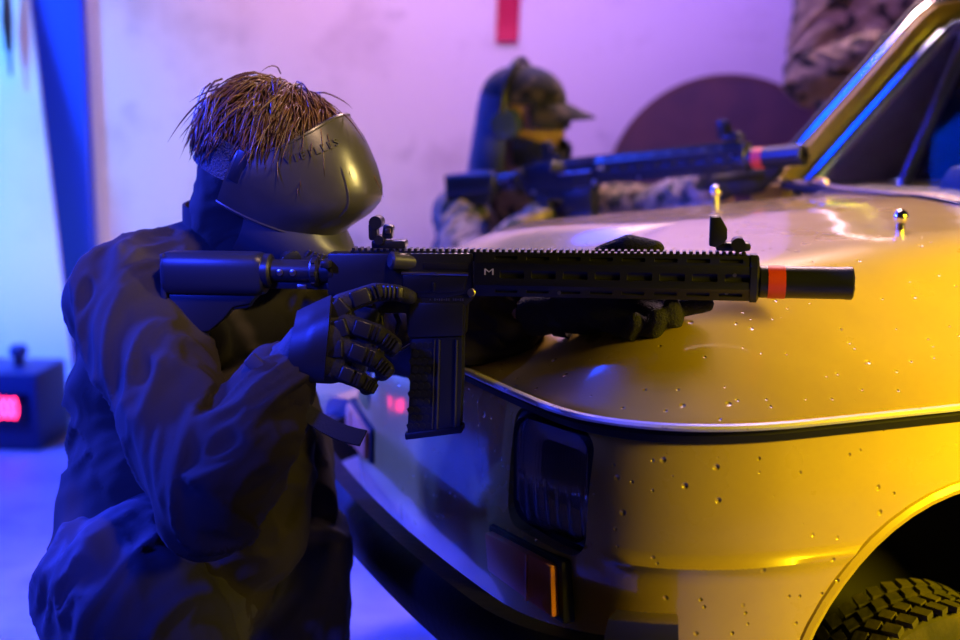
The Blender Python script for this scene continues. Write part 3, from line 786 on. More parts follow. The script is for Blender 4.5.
    tx = link('logo', text_mesh('M', .016, .0006), MT['trimw'], hg, False)
    tx.matrix_local = M.Translation((R(491, 271)[0], -.0222, R(491, 270)[1])) @ M.Rotation(PI / 2, 4, 'X') @ M.Diagonal((1.3, .8, 1, 1))
    for px, py in ((734, 273), (726, 291), (560, 291), (480, 262)):
        B().lathe([(.0028, 0), (.0028, .0012)], (R(px, py)[0], -.0212 if py in (273,) else -.0165, R(px, py)[1]), (0, -1, 0), 10).obj('rail_screw', MT['chromedull'], hg)
    # end cap of the handguard
    g = B(); g.rings([[V((x, y * s_, zm + (z - zm) * s_)) for y, z in oc] for x, s_ in ((hx1 - .004, .98), (hx1 - .003, 1.05), (hx1 + .006, 1.05), (hx1 + .009, .9))]); g.obj('end_cap', bl, hg)
    # top rail with teeth
    xs, xe = R(352, 250)[0], R(747, 250)[0]; zr = (R(352, 252)[1] + R(747, 256)[1]) / 2
    ra = R(352, 251); rb = R(747, 255.5)
    g = B(); n = 62
    g.rings([[V((x, y, z + dz)) for y, dz in ((-.0075, -.012), (-.0075, -.003), (-.0095, .0), (-.0085, .0022), (.0085, .0022), (.0095, 0), (.0075, -.003), (.0075, -.012))] for x, z in (ra, rb)])
    for k in range(n):
        f = (k + .5) / n; x = ra[0] + (rb[0] - ra[0]) * f; z = ra[1] + (rb[1] - ra[1]) * f
        g.box((x, 0, z + .0030), ((rb[0] - ra[0]) / n * .55, .0205, .0058), bev=.0009, seg=1)
    g.obj('top_rail', bl, r)
    # sights
    g = B(); c = R(390, 243); g.box((c[0], 0, c[1] - .001), (.050, .026, .012), bev=.003)
    g.box((R(374, 232)[0], 0, R(374, 231)[1]), (.013, .022, .026), bev=.004); g.lathe([(.0095, -.012), (.0095, .012)], (R(377, 224)[0], 0, R(377, 222)[1]), (0, 1, 0), 18)
    g.box((R(389, 232)[0], -.004, R(389, 231)[1]), (.015, .016, .020), rot=M.Rotation(.15, 3, 'Y'), bev=.003)
    g.lathe([(.007, -.016), (.007, .006)], (R(381, 239)[0], 0, R(381, 239)[1]), (0, 1, 0), 14)
    rs = g.obj('rear_sight', bl, r)
    g = B(); g.box((R(390, 231)[0], -.0125, R(390, 230)[1]), (.008, .003, .007), bev=.001); g.obj('aperture', MT['brass'], rs)
    g = B(); c = R(733, 246); g.box((c[0], 0, c[1]), (.048, .024, .012), bev=.004); g.lathe([(.010, -.016), (.010, .013)], (R(738, 244)[0], 0, R(738, 244)[1]), (0, 1, 0), 18)
    g.prism(RP([(710, 216), (720, 216), (727, 228), (727, 238), (718, 247), (709, 245)]), -.012, -.007, .0015); g.prism(RP([(710, 216), (720, 216), (727, 228), (727, 238), (718, 247), (709, 245)]), .007, .012, .0015)
    g.box((R(714, 241)[0], 0, R(714, 241)[1]), (.014, .02, .012), bev=.002); g.lathe([(.0018, 0), (.0018, .028)], (R(716, 244)[0], 0, R(716, 244)[1]), (0, 0, 1), 8)
    g.obj('front_sight', bl, r)
    # barrel and suppressor
    zs_ = R(805, 282.5)[1]; xa, xb = R(757, 282)[0], R(853, 283)[0]
    g = B(); g.lathe([(.0105, 0), (.0105, .06)], (hx1 - .03, 0, zs_), (1, 0, 0), 24); g.obj('barrel', bl, r)
    rr = .0225
    g = B(); g.lathe([(.017, -.006), (.0205, -.004), (.0205, .002), (rr, .004), (rr, xb - xa - .012), (rr + .0006, xb - xa - .010), (rr + .0006, xb - xa - .002), (rr - .002, xb - xa), (.008, xb - xa), (.007, xb - xa - .01)], (xa, 0, zs_), (1, 0, 0), 40)
    sp = g.obj('suppressor', MT['polymer'], r)
    x1_, x2_ = R(767, 282)[0], R(785, 282)[0]
    g = B(); g.lathe([(rr - .001, 0), (rr + .0008, .0005), (rr + .0008, x2_ - x1_ - .0005), (rr - .001, x2_ - x1_)], (x1_, 0, zs_), (1, 0, 0), 40); g.obj('red_band', MT['red'], sp)['label'] = 'bright red band'
    g = B()
    for k in range(6):
        a = 2 * PI * k / 6 + .3; g.lathe([(.0042, 0), (.0042, .0022)], (xb - .0012, .0145 * math.cos(a), zs_ + .0145 * math.sin(a)), (1, 0, 0), 12)
    g.obj('muzzle_screw', MT['brass'], sp)
    return r
rifle = make_rifle(); rifle.matrix_world = RM
tag(rifle, 'black rifle with red muzzle band held by the kneeling masked person in front', 'rifle', 'rifles aimed over the car')
def copy_tree(o, parent=None):
    c = o.copy(); COL.objects.link(c)
    if parent is not None:
        mi = o.matrix_parent_inverse.copy(); c.parent = parent; c.matrix_parent_inverse = mi
    for ch in o.children: copy_tree(ch, c)
    return c
rifle2 = copy_tree(rifle)
P2A = P(450, 186, 3.72); P2B = P(806, 154, 3.02)
x_ = (P2B - P2A).normalized(); y_ = V((0, 0, 1)).cross(x_).normalized(); z_ = x_.cross(y_)
k2 = (P2B - P2A).length / (B0 - A0).length
rifle2.matrix_world = M(((x_.x, y_.x, z_.x, P2A.x), (x_.y, y_.y, z_.y, P2A.y), (x_.z, y_.z, z_.z, P2A.z), (0, 0, 0, 1))) @ M.Scale(k2, 4)
tag(rifle2, 'black rifle aimed by the capped person standing behind the car bonnet', 'rifle')
# ================================================================== PEOPLE
def lerp(a, b, u): return V(a).lerp(V(b), u)
def head_matrix(c, fwd, up):
    f = V(fwd).normalized(); u = V(up); u = (u - f * u.dot(f)).normalized(); l = u.cross(f)
    return M(((f.x, l.x, u.x, c[0]), (f.y, l.y, u.y, c[1]), (f.z, l.z, u.z, c[2]), (0, 0, 0, 1)))
def head_prims(H):
    R3 = H.to_3x3(); h = lambda x, y, z: H @ V((x, y, z))
    p = [('e', h(-.008, 0, .035), (.098, .077, .088), R3), ('e', h(.022, 0, -.03), (.072, .064, .085), R3), ('e', h(.045, 0, -.088), (.042, .042, .03), R3),
         ('c', [h(.084, 0, .012), h(.104, 0, -.028)], [.008, .013]), ('e', h(.097, 0, -.033), (.012, .017, .009), R3),
         ('e', h(.084, 0, -.064), (.012, .024, .006), R3), ('e', h(.082, 0, -.075), (.011, .020, .006), R3),
         ('c', [h(.080, .045, .022), h(.088, .0, .022), h(.080, -.045, .022)], [.009, .009, .009])]
    for s in (-1, 1):
        p += [('e', h(-.004, s * .078, -.012), (.018, .009, .03), R3), ('e', h(.079, s * .031, .004), (.010, .014, .010), R3)]
    return p
def finger(pts, r): return ('c', pts, r)
def blend(J, hands, H, scale=1.0):
    """the skin: one closed figure"""
    ax = (J['shL'] - J['shR']).normalized(); hp = (J['hipL'] - J['hipR']).normalized()
    pel = lerp(J['hipL'], J['hipR'], .5)
    pr = [('c', [pel, lerp(pel, J['chest'], .5), J['chest']], [.125, .115, .135], 1.15, .8, ax), ('c', [J['chest'], lerp(J['chest'], J['neck'], .6), J['neck']], [.135, .125, .06], 1.2, .75, ax),
          ('c', [J['neck'], lerp(J['neck'], H @ V((-.02, 0, -.06)), .6), H @ V((-.015, 0, -.04))], [.062, .056, .056])]
    for s in 'RL':
        pr += [('c', [lerp(J['neck'], J['sh' + s], .3), J['sh' + s]], [.055, .062]),
               ('c', [J['sh' + s], lerp(J['sh' + s], J['el' + s], .45), J['el' + s]], [.058, .050, .040]),
               ('c', [J['el' + s], lerp(J['el' + s], J['wr' + s], .3), J['wr' + s]], [.041, .042, .027]),
               ('c', [J['hip' + s], lerp(J['hip' + s], J['kn' + s], .5), J['kn' + s]], [.095, .078, .056]),
               ('c', [J['kn' + s], lerp(J['kn' + s], J['an' + s], .35), J['an' + s]], [.055, .056, .038]),
               ('c', [J['an' + s], J['toe' + s]], [.042, .032])]
    pr += head_prims(H)
    for hd in hands: pr += [('c', pts, [q * .80 for q in r]) for pts, r in hd]
    return pr
def simple_hand(wr, d, n, side, curl=.9, grow=1.):
    """relaxed closing hand: d along the palm, n out of the palm, side towards the thumb"""
    d, n, side = V(d).normalized(), V(n).normalized(), V(side).normalized(); out = []
    out.append(([wr, wr + d * .05, wr + d * .085], [.027, .034, .032]))
    for k, L in enumerate((.078, .088, .082, .064)):
        a = wr + d * .088 + side * (.030 - .020 * k); pts = [wr + d * .04 + side * (.02 - .013 * k), a]; ang = 0; p = a
        for f in (.45, .32, .23):
            ang += curl * .55; dd = d * math.cos(ang) + n * math.sin(ang); p = p + dd * L * f; pts.append(p)
        out.append((pts, [.014, .0115, .0105, .0095, .0085]))
    a = wr + d * .03 + side * .028; b = a + (d * .6 + side * .7 + n * .3).normalized() * .04; c = b + (d * .85 + n * .6).normalized() * .032
    out.append(([a, b, c], [.016, .0125, .010])); return out
def glove_mesh(hd, cuff0, cuff1, vox=.0035, cr=.036):
    pr = [('c', pts, r) for pts, r in hd]; pr.append(('c', [cuff0, cuff1], [cr, cr * .98])); return blob(pr, vox, 3)
def trousers_of(J, k=1.0):
    hp = (J['hipL'] - J['hipR']).normalized(); pel = lerp(J['hipL'], J['hipR'], .5); up = (J['chest'] - pel).normalized()
    pr = [('c', [pel - up * .02, pel + up * .10], [.145 * k, .135 * k], 1.2, .95, hp)]
    for s in 'RL':
        pr += [('c', [J['hip' + s], lerp(J['hip' + s], J['kn' + s], .5), J['kn' + s]], [.118 * k, .104 * k, .086 * k]),
               ('c', [J['kn' + s], lerp(J['kn' + s], J['an' + s], .4), lerp(J['kn' + s], J['an' + s], .86)], [.084 * k, .082 * k, .066 * k])]
    return pr
def boots_of(J, person, m):
    for s in 'RL':
        a, t, k = J['an' + s], J['toe' + s], J['kn' + s]
        me = blob([('c', [lerp(a, k, .28), a], [.056, .052]), ('c', [a, lerp(a, t, .6), t], [.052, .05, .040]), ('c', [a, a + (a - t).normalized() * .03], [.05, .045])], .008, 3)
        link('boot', me, m, person, True, 0)

# ------------------------------------------------------------------ front person
J = dict(hipR=P(122, 590, 1.97), hipL=P(196, 600, 2.22), chest=P(186, 400, 2.19), neck=P(232, 258, 2.16), shR=P(128, 300, 2.065), shL=P(288, 304, 2.28),
         elR=P(210, 503, 1.83), wrR=P(288, 366, 1.905), elL=P(432, 338, 2.20), wrL=P(548, 312, 2.03))
J['knR'] = V((-.33, 1.76, .10)); J['anR'] = V((-.70, 1.95, .09)); J['toeR'] = V((-.80, 2.0, .05))
J['knL'] = P(296, 540, 2.22); J['anL'] = V((J['knL'].x + .02, J['knL'].y - .02, .09)); J['toeL'] = J['anL'] + V((.15, -.01, -.045))
H1 = head_matrix(P(270, 168, 2.06), (.87, -.18, -.45), (.42, -.12, .88))
# right hand round the pistol grip
rh = [([J['wrR'], P(308, 350, 1.895), P(330, 338, 1.885)], [.031, .040, .037]),
      ([P(312, 358, 1.89), P(330, 362, 1.885)], [.036, .032]),
      ([P(318, 330, 1.885), P(342, 304, 1.882), P(376, 292, 1.893), P(398, 293, 1.912), P(410, 297, 1.92)], [.018, .0165, .0140, .0125, .0115]),
      ([P(318, 338, 1.88), P(346, 324, 1.872), P(378, 334, 1.874), P(394, 346, 1.893), P(390, 350, 1.925)], [.019, .0165, .0145, .0135, .0115]),
      ([P(316, 350, 1.88), P(343, 347, 1.87), P(372, 358, 1.872), P(386, 370, 1.892), P(382, 374, 1.925)], [.019, .0165, .0145, .0135, .0115]),
      ([P(312, 362, 1.885), P(334, 369, 1.875), P(358, 379, 1.878), P(370, 386, 1.897), P(366, 388, 1.925)], [.018, .0155, .0135, .0125, .011]),
      ([P(308, 334, 1.905), P(332, 308, 1.925), P(352, 303, 1.96), P(372, 309, 1.97)], [.020, .0165, .0145, .0125])]
# left hand under and round the far side of the handguard
lh = [([J['wrL'], P(585, 310, 2.0), P(622, 306, 1.975)], [.030, .038, .036]),
      ([P(590, 300, 2.005), P(625, 285, 2.005), P(640, 270, 2.0)], [.034, .034, .026]),
      ([P(585, 285, 2.0), P(606, 258, 1.99), P(630, 247, 1.965), P(655, 250, 1.955)], [.026, .023, .020, .015]),
      ([P(620, 300, 1.97), P(655, 307, 1.95), P(684, 307, 1.925), P(706, 304, 1.915)], [.020, .018, .0145, .0125]),
      ([P(615, 306, 1.96), P(650, 316, 1.935), P(676, 318, 1.905), P(672, 306, 1.895)], [.021, .019, .016, .013]),
      ([P(605, 312, 1.965), P(632, 322, 1.935), P(656, 328, 1.910), P(658, 316, 1.895)], [.021, .019, .016, .013]),
      ([P(595, 314, 1.97), P(618, 326, 1.945), P(632, 333, 1.925), P(636, 320, 1.905)], [.020, .016, .0135, .0115])]
person = link('person', blob(blend(J, [rh, lh], H1), .0055, 4), MT['skin'], None, True, 0)
tag(person, 'kneeling person in dark jacket and black visor mask aiming over the car', 'person')

def dress(person, J, mj, extra=(), amp=.008, k=1.0, hem=None, seed=0., short=False):
    ax = (J['shL'] - J['shR']).normalized(); pel = lerp(J['hipL'], J['hipR'], .5); up = (J['chest'] - pel).normalized()
    hm = hem or pel + up * .05
    pr = [('c', [hm, lerp(hm, J['chest'], .5), J['chest']], [.165 * k, .152 * k, .165 * k], 1.15, .92, ax), ('c', [J['chest'], lerp(J['chest'], J['neck'], .62), J['neck']], [.165 * k, .148 * k, .088 * k], 1.22, .84, ax)]
    for s in 'RL':
        a, e, w = J['sh' + s], J['el' + s], J['wr' + s]
        pr += [('c', [lerp(J['neck'], a, .25), a], [.085 * k, .088 * k]), ('c', [a, lerp(a, e, .5), e], [.088 * k, .080 * k, .074 * k]),
               ('c', [e, lerp(e, w, .45), lerp(e, w, .86 if s == 'R' or not short else .66)], [.074 * k, .068 * k, .052 * k])]
    pr += list(extra)
    me = blob(pr, .0065, 5)
    fold(me, [(pel, J['chest'], .9), (J['chest'], J['neck'], .5)] + [(J['sh' + s], J['el' + s], 1.15) for s in 'RL'] + [(J['el' + s], J['wr' + s], 1.3) for s in 'RL'], amp, 14, 3, seed)
    relax(me, 1, .15)
    return link('jacket', me, mj, person, True, 0)
colr = [('c', [J['neck'], P(246, 228, 2.14), P(252, 212, 2.13)], [.088, .080, .074])]
hemx = [('c', [P(158, 470, 2.10), P(122, 552, 2.06)], [.125, .10]), ('c', [P(124, 330, 2.14), P(138, 420, 2.14)], [.07, .08]), ('c', [P(250, 410, 2.12), P(240, 520, 2.10)], [.10, .11]), ('c', [P(278, 410, 2.22), P(296, 500, 2.22)], [.065, .075])]
jk = dress(person, J, MT['jacket'], colr + hemx, .0145, 1.0, short=True)
# collar: a turned up band
def ring_band(c, H, rx, ry, z0, z1, flare=.0, a0=-180, a1=180, th=.004, n=40, wob=.004):
    rows = []
    for j in range(6):
        u = j / 5; row = []
        for i in range(n + 1):
            a = math.radians(a0 + (a1 - a0) * i / n); w = wob * math.sin(5 * a + 2 * u)
            row.append(H @ V((c[0] + (rx + flare * u + w) * math.cos(a), c[1] + (ry + flare * u + w) * math.sin(a), z0 + (z1 - z0) * u + wob * math.sin(3 * a))))
        rows.append(row)
    return solid(B().rings(rows, close=False).mesh(), th, 0)
CN = head_matrix(P(243, 236, 2.135), (.95, -.2, -.25), (.25, -.05, .95))
link('collar', ring_band((0, 0), CN, .090, .086, -.03, .035, .008), MT['jacket'], jk, True, 60)
# cuffs with hook tabs
def cuff(parent, a, b, r, m, name='cuff'):
    g = B(); d = (V(b) - V(a)); g.tube([V(a), V(a) + d * .2, V(a) + d * .8, V(b)], [r * .96, r * 1.04, r * 1.04, r * .98], 24); return g.obj(name, m, parent)
cr_ = cuff(jk, lerp(J['elR'], J['wrR'], .74), lerp(J['elR'], J['wrR'], .93), .053, MT['jacket'])
q = P(262, 371, 1.855)
tb = B().box((0, 0, 0), (.055, .010, .022), bev=.004).obj('cuff_tab', MT['trousers'], cr_); tb.matrix_world = M.Translation(q) @ M.Rotation(.75, 4, 'Y') @ M.Rotation(-.2, 4, 'Z')
cuff(jk, lerp(J['elL'], J['wrL'], .56), lerp(J['elL'], J['wrL'], .72), .052, MT['jacket'])
# strap end with a stitched patch hanging below the right cuff
fl = []
for k in range(7):
    u = k / 6; c = P(304 + 58 * u, 414 + 26 * u + 5 * math.sin(u * 3), 1.88 - .01 * u); w = P(304 + 58 * u + 5, 414 + 26 * u + 5 * math.sin(u * 3) - 10, 1.885 - .01 * u) - c
    fl.append([c - w * .5, c, c + w * .5, c + w])
me = solid(B().rings(fl, close=False).mesh(), .007, 0); fp = link('pocket_flap', me, MT['glove'], jk)

tm_ = blob(trousers_of(J, 1.02), .0075, 5)
fold(tm_, [(J['hip' + s], J['kn' + s], 1.2) for s in 'RL'] + [(J['kn' + s], J['an' + s], 1) for s in 'RL'], .015, 17, 3, 4.)
link('trousers', tm_, MT['trousers'], person, True, 0)
boots_of(J, person, MT['black'])

# gloves
toc = (CAMPOS - P(330, 340, 1.9)).normalized()
gr = link('glove', glove_mesh(rh, lerp(J['elR'], J['wrR'], .84), J['wrR'], .0032, .038), MT['glove'], person, True, 0)
g = B()
def plate(g, a, b, w, th, lift, outv=None):
    a, b = V(a), V(b); d = (b - a); L = d.length; d.normalize(); o = (outv or toc); o = (o - d * o.dot(d)).normalized(); s = d.cross(o)
    R3 = M((d, o, s)).transposed(); g.box((a + b) / 2 + o * lift, (L, th, w), rot=R3, bev=min(th, w) * .35, seg=3)
for fi, (i0, rr) in enumerate(((2, 1), (3, 1), (4, 1), (5, .92))):
    pts, r = rh[i0]
    a, b = lerp(pts[0], pts[1], .45), pts[1]
    gk = B(); plate(gk, lerp(a, b, .1), lerp(pts[1], pts[2], .12), .026 * rr, .010, r[1] * .92); gk.obj('knuckle_plate', MT['hard'], gr)
    gk = B(); plate(gk, lerp(pts[1], pts[2], .24), lerp(pts[1], pts[2], .78), .023 * rr, .009, r[2] * .98)
    gk.obj('finger_plate', MT['hard'], gr)
    gk = B()
    for u in (.86, .98): plate(gk, lerp(pts[1], pts[2], u), lerp(pts[1], pts[2], u + .07), .022 * rr, .008, r[2] * .95)
    for u in (.12, .32, .52): plate(gk, lerp(pts[2], pts[3], u), lerp(pts[2], pts[3], u + .13), .020 * rr, .008, r[3] * .93)
    plate(gk, lerp(pts[2], pts[3], .72), lerp(pts[2], pts[3], 1.05), .018 * rr, .008, r[3] * .95)
    gk.obj('finger_rib', MT['hard'], gr)
# back of hand guard: one smooth shell from wrist to knuckles
rows = []
for j in range(9):
    u = j / 8; top = lerp(P(298, 312, 1.872), P(332, 296, 1.862), u); bot = lerp(P(284, 384, 1.868), P(324, 380, 1.855), u); row = []
    for i in range(11):
        v = i / 10; p = top.lerp(bot, v) + toc * (.016 * math.sin(PI * v) ** .7 * (1 - .35 * abs(u - .5)) - .012 * (abs(v - .5) * 2) ** 4)
        row.append(p)
    rows.append(row)
link('hand_guard', solid(B().rings(rows, close=False).mesh(), .006, 0), MT['hard'], gr)
gl_ = link('glove', glove_mesh(lh, lerp(J['elL'], J['wrL'], .90), J['wrL'] + V((.01, 0, 0)), .0034, .034), MT['knit'], person, True, 0)
cb = B(); d_ = (J['wrL'] - J['elL']).normalized()
cb.tube([J['wrL'] + V((.012, -.0, .002)), J['wrL'] + V((.034, -.008, .002))], [.039, .041], 24); cb.obj('wrist_strap', MT['black'], gl_)

# mask ------------------------------------------------------------
def visor_rows(profile, sideprof, a_deg, n, back=0.):
    """profile at the front (x, z), side profile (y, z): swept round the head from -a to a"""
    rows = []
    for (fx, fz), (sy, sz) in zip(profile, sideprof):
        row = []
        for i in range(n + 1):
            t = math.radians(-a_deg + 2 * a_deg * i / n); w = math.cos(t) if abs(t) < PI / 2 else 0
            c = max(math.cos(t), -.6); sm = w ** 1.5
            z = fz * sm + sz * (1 - sm)
            row.append((fx * math.copysign(abs(c) ** .85, c) if c > 0 else c * .10, sy * math.copysign(abs(math.sin(t)) ** .8, math.sin(t)), z))
        rows.append(row)
    return rows
def resample(pr, n):
    L = [0]; 
    for a, b in zip(pr, pr[1:]): L.append(L[-1] + math.dist(a, b))
    o = []
    for k in range(n):
        s = L[-1] * k / (n - 1); o.append((float(np.interp(s, L, [p[0] for p in pr])), float(np.interp(s, L, [p[1] for p in pr]))))
    return o
def add_mask(person, H, m_visor, m_low, brim=1.0, strap=True, lower=True, letters=False):
    mk = empty('face_mask'); mk.parent = person; mk.matrix_world = H
    n = 64; NP = 20
    fr = resample([(.072, .128), (.110, .108), (.146, .078), (.170, .050), (.176, .034), (.168, .008), (.150, -.022), (.140, -.046)], NP)
    sd = resample([(.100, .040), (.104, .03), (.108, .02), (.110, .005), (.110, -.01), (.108, -.025), (.104, -.045), (.100, -.058)], NP)
    rows = visor_rows(fr, sd, 104, n)
    me = B().rings([[V(p) for p in r] for r in rows], close=False).mesh(); relax(me, 2, .3)
    vs = link('visor', solid(me, .004, 0), m_visor, mk, True, 50)
    # raised rims along both edges, creases on the brow
    B().tube([V(p) for p in rows[0]], .0035, 8).obj('visor_rim', m_visor, vs); B().tube([V(p) for p in rows[-1]], .0035, 8).obj('visor_rim', m_visor, vs)
    for i0, a, b in ((22, 6, 15), (42, 6, 15)):
        pts = [V(rows[a + k][i0]) * 1.006 for k in range(b - a)]
        B().tube(pts, [.001] + [.0026] * (len(pts) - 2) + [.001], 8).obj('visor_crease', m_visor, vs)
    if letters:
        for i, ch in enumerate('VIFILLES'):
            col = 12 + i * 1.6; c = int(col); p = V(rows[3][c]); q = V(rows[3][c + 1]); dn = (V(rows[5][c]) - V(rows[2][c])).normalized(); dx = (q - p).normalized(); nz = dx.cross(-dn).normalized()
            if nz.dot(V((p.x, p.y, 0))) < 0: nz = -nz
            yv = -dn; yv = (yv - dx * yv.dot(dx)).normalized(); nz = dx.cross(yv)
            t = link('letter', text_mesh(ch, .017, .0012), m_visor, vs, False); pp = p.lerp(q, col - c) + nz * .003
            t.matrix_local = M(((dx.x, yv.x, nz.x, pp.x), (dx.y, yv.y, nz.y, pp.y), (dx.z, yv.z, nz.z, pp.z), (0, 0, 0, 1)))
    if strap:
        rws = []
        for j in range(5):
            rws.append([V((-.112 * math.cos(t) - .0, .105 * math.sin(t), .034 - .055 * j / 4 - .012 * math.cos(t))) for t in [math.radians(-92 + 184 * i / 40) for i in range(41)]])
        link('strap', solid(B().rings(rws, close=False).mesh(), .004, 0), MT['knit'], mk, True, 60)
        for s in (-1, 1):
            B().box((-.01, s * .108, .008), (.022, .008, .05), rot=M.Rotation(.0, 3, 'Z'), bev=.003).obj('strap_buckle', MT['polymer'], mk)
    if lower:
        fr2 = resample([(.142, -.036), (.172, -.056), (.180, -.080), (.168, -.110), (.122, -.136)], 12)
        sd2 = resample([(.098, -.045), (.096, -.065), (.090, -.085), (.080, -.105), (.066, -.120)], 12)
        r2 = visor_rows(fr2, sd2, 84, 48)
        me = B().rings([[V(p) for p in r] for r in r2], close=False).mesh(); lw = link('chin_guard', solid(me, .004, 0), m_low, mk, True, 50)
        for s in (-1, 1):
            for k in range(5):
                i = 24 + s * (9 + k); p = V(r2[3][i]); q = V(r2[7][i + s]); nn = V((p.x, p.y * 1.4, 0)).normalized()
                B().tube([p + nn * .003, q + nn * .003], .0022, 8).obj('vent_bar', m_low, lw)
            # breathing cap on each cheek
            p = V(r2[6][24 + s * 15]); nn = V((p.x, p.y * 1.5, 0)).normalized(); B().lathe([(.022, -.004), (.022, .006), (.016, .009), (.006, .009)], p, nn, 24).obj('vent_cap', MT['polymer'], lw)
    return mk
nk = lambda x, y, z: H1 @ V((x, y, z))
bal = blob([('c', [J['neck'] + V((0, 0, -.02)), lerp(J['neck'], nk(-.03, 0, -.06), .6), nk(-.022, 0, -.03)], [.082, .074, .078]), ('e', nk(-.015, 0, -.035), (.092, .079, .066), H1.to_3x3()), ('e', nk(.035, 0, -.075), (.062, .060, .060), H1.to_3x3())], .006, 4)
fold(bal, [(J['neck'], nk(-.02, 0, 0), 1)], .006, 22, 5, 2.)
link('neck_gaiter', bal, MT['jacket'], person, True, 0)
add_mask(person, H1, MT['visor'], MT['maskmesh'], letters=True)

# hair ------------------------------------------------------------
def add_hair(person, H, n=7000, crown=V((-.02, .035, .125)), zmin=.005, L0=.086):
    g = B(); rx, ry, rz = .106, .086, .086; c0 = V((-.008, 0, .035))
    g.ball(c0, (rx * .985, ry * .985, rz * .985), None, 28, 18)
    bm = g.bm
    dele = [v for v in bm.verts if v.co.z < .02]; bmesh.ops.delete(bm, geom=dele, context='VERTS')
    rs = random.Random(11)
    def path(root, L, jit, lift):
        u = root - c0; nn = V((u.x / rx ** 2, u.y / ry ** 2, u.z / rz ** 2)).normalized()
        away = root - crown; away = away - nn * away.dot(nn)
        away = away.normalized() if away.length > 1e-4 else V((1, 0, 0)); sw = nn.cross(away)
        h = mnoise.noise_vector(root * 19); d = (away * .75 + gv * .45 + sw * (.8 * h.x + rs.gauss(0, jit)) + nn * (lift + .2 * h.y)).normalized()
        p = root.copy(); pts = [p.copy()]; m = 6
        for k in range(m):
            d = (d + gv * .22 + sw * (rs.gauss(0, .06) + .12 * h.z)).normalized(); q = p + d * L / m
            e = q - c0; rr = math.sqrt((e.x / (rx * 1.05)) ** 2 + (e.y / (ry * 1.05)) ** 2 + (e.z / (rz * 1.05)) ** 2)
            if rr < 1: q = c0 + e / rr
            p = q; pts.append(p.copy())
        return pts
    def root_at():
        while True:
            u = V((rs.gauss(0, 1), rs.gauss(0, 1), rs.gauss(0, 1))).normalized(); r_ = c0 + V((u.x * rx, u.y * ry, u.z * rz))
            if r_.z < zmin + (.03 if r_.x > .05 else 0) or (r_.x > .088 and r_.z < .07): continue
            return r_
    gv = H.to_3x3().transposed() @ V((0, 0, -1))
    guides = []
    for _ in range(520):
        r_ = root_at(); guides.append((r_, path(r_, L0 * rs.uniform(.7, 1.25) * (1.25 if r_.x > .04 else 1), .35, rs.uniform(.15, .55))))
    for k in range(n):
        gr_, gp = guides[k % len(guides)] if k < 2 * len(guides) else rs.choice(guides)
        off = V((rs.gauss(0, .008), rs.gauss(0, .008), rs.gauss(0, .007)))
        stray = rs.random() < .10
        a = rs.uniform(.75, 1.05); pts = []
        for i, p in enumerate(gp):
            u = i / 6; q = gp[0].lerp(p, a) if i else p
            q = q + off * ((1 - .30 * u) if not stray else (1 + 1.5 * u))
            if q.z < (.014 if q.x > -.06 else -.03) + rs.gauss(0, .006) and len(pts) > 1: break
            pts.append(q)
        if len(pts) < 3: continue
        w = .0013 * (.7 + .8 * rs.random())
        g.tube(pts, [w, w * 1.1, w, w * .9, w * .7, w * .45, w * .3][:len(pts) - 1] + [w * .08], 3)
    me = g.mesh('hair', True)
    o = link('hair', me, MT['hair'], person, True, 0); o.matrix_world = H; return o
add_hair(person, H1)

# ------------------------------------------------------------------ second person beyond the bonnet
K = dict(hipR=P(470, 420, 3.86), hipL=P(520, 425, 4.12), chest=P(496, 262, 3.92), neck=P(517, 186, 3.86), shR=P(464, 212, 3.80), shL=P(560, 212, 3.95),
         elR=P(468, 292, 3.45), wrR=P(548, 214, 3.52), elL=P(652, 214, 3.66), wrL=P(724, 186, 3.22))
K['knR'] = V((K['hipR'].x + .25, K['hipR'].y - .18, .08)); K['anR'] = K['knR'] + V((-.38, .12, .02)); K['toeR'] = K['anR'] + V((-.12, .02, -.04))
K['knL'] = K['hipL'] + V((.36, -.06, .10)); K['anL'] = V((K['knL'].x + .0, K['knL'].y, .09)); K['toeL'] = K['anL'] + V((.15, -.03, -.045))
H2 = head_matrix(P(524, 120, 3.76), (.90, -.38, -.08), (.08, -.08, .97)) @ M.Scale(1.12, 4)

h2r = simple_hand(K['wrR'], (.9, .1, .25), (.3, .9, -.2), (.1, .3, .9), 1.2); h2l = simple_hand(K['wrL'], (.8, -.5, .2), (.2, -.2, .9), (-.5, .8, .1), 1.2)
p2 = link('person', blob(blend(K, [h2r, h2l], H2), .008, 4), MT['skin'], None, True, 0)
tag(p2, 'person in a cap, blue headset and camouflage jacket aiming from beyond the bonnet', 'person')
dress(p2, K, MT['camo1'], (), .010, 1.0, seed=3.)
t2 = blob(trousers_of(K), .01, 4); fold(t2, [(K['hip' + s], K['kn' + s], 1) for s in 'RL'], .008); link('trousers', t2, MT['camo1'], p2, True, 0)
boots_of(K, p2, MT['black'])
link('glove', glove_mesh(h2r, lerp(K['elR'], K['wrR'], .88), K['wrR'], .005), MT['glove'], p2, True, 0)
link('glove', glove_mesh(h2l, lerp(K['elL'], K['wrL'], .88), K['wrL'], .005), MT['glove'], p2, True, 0)
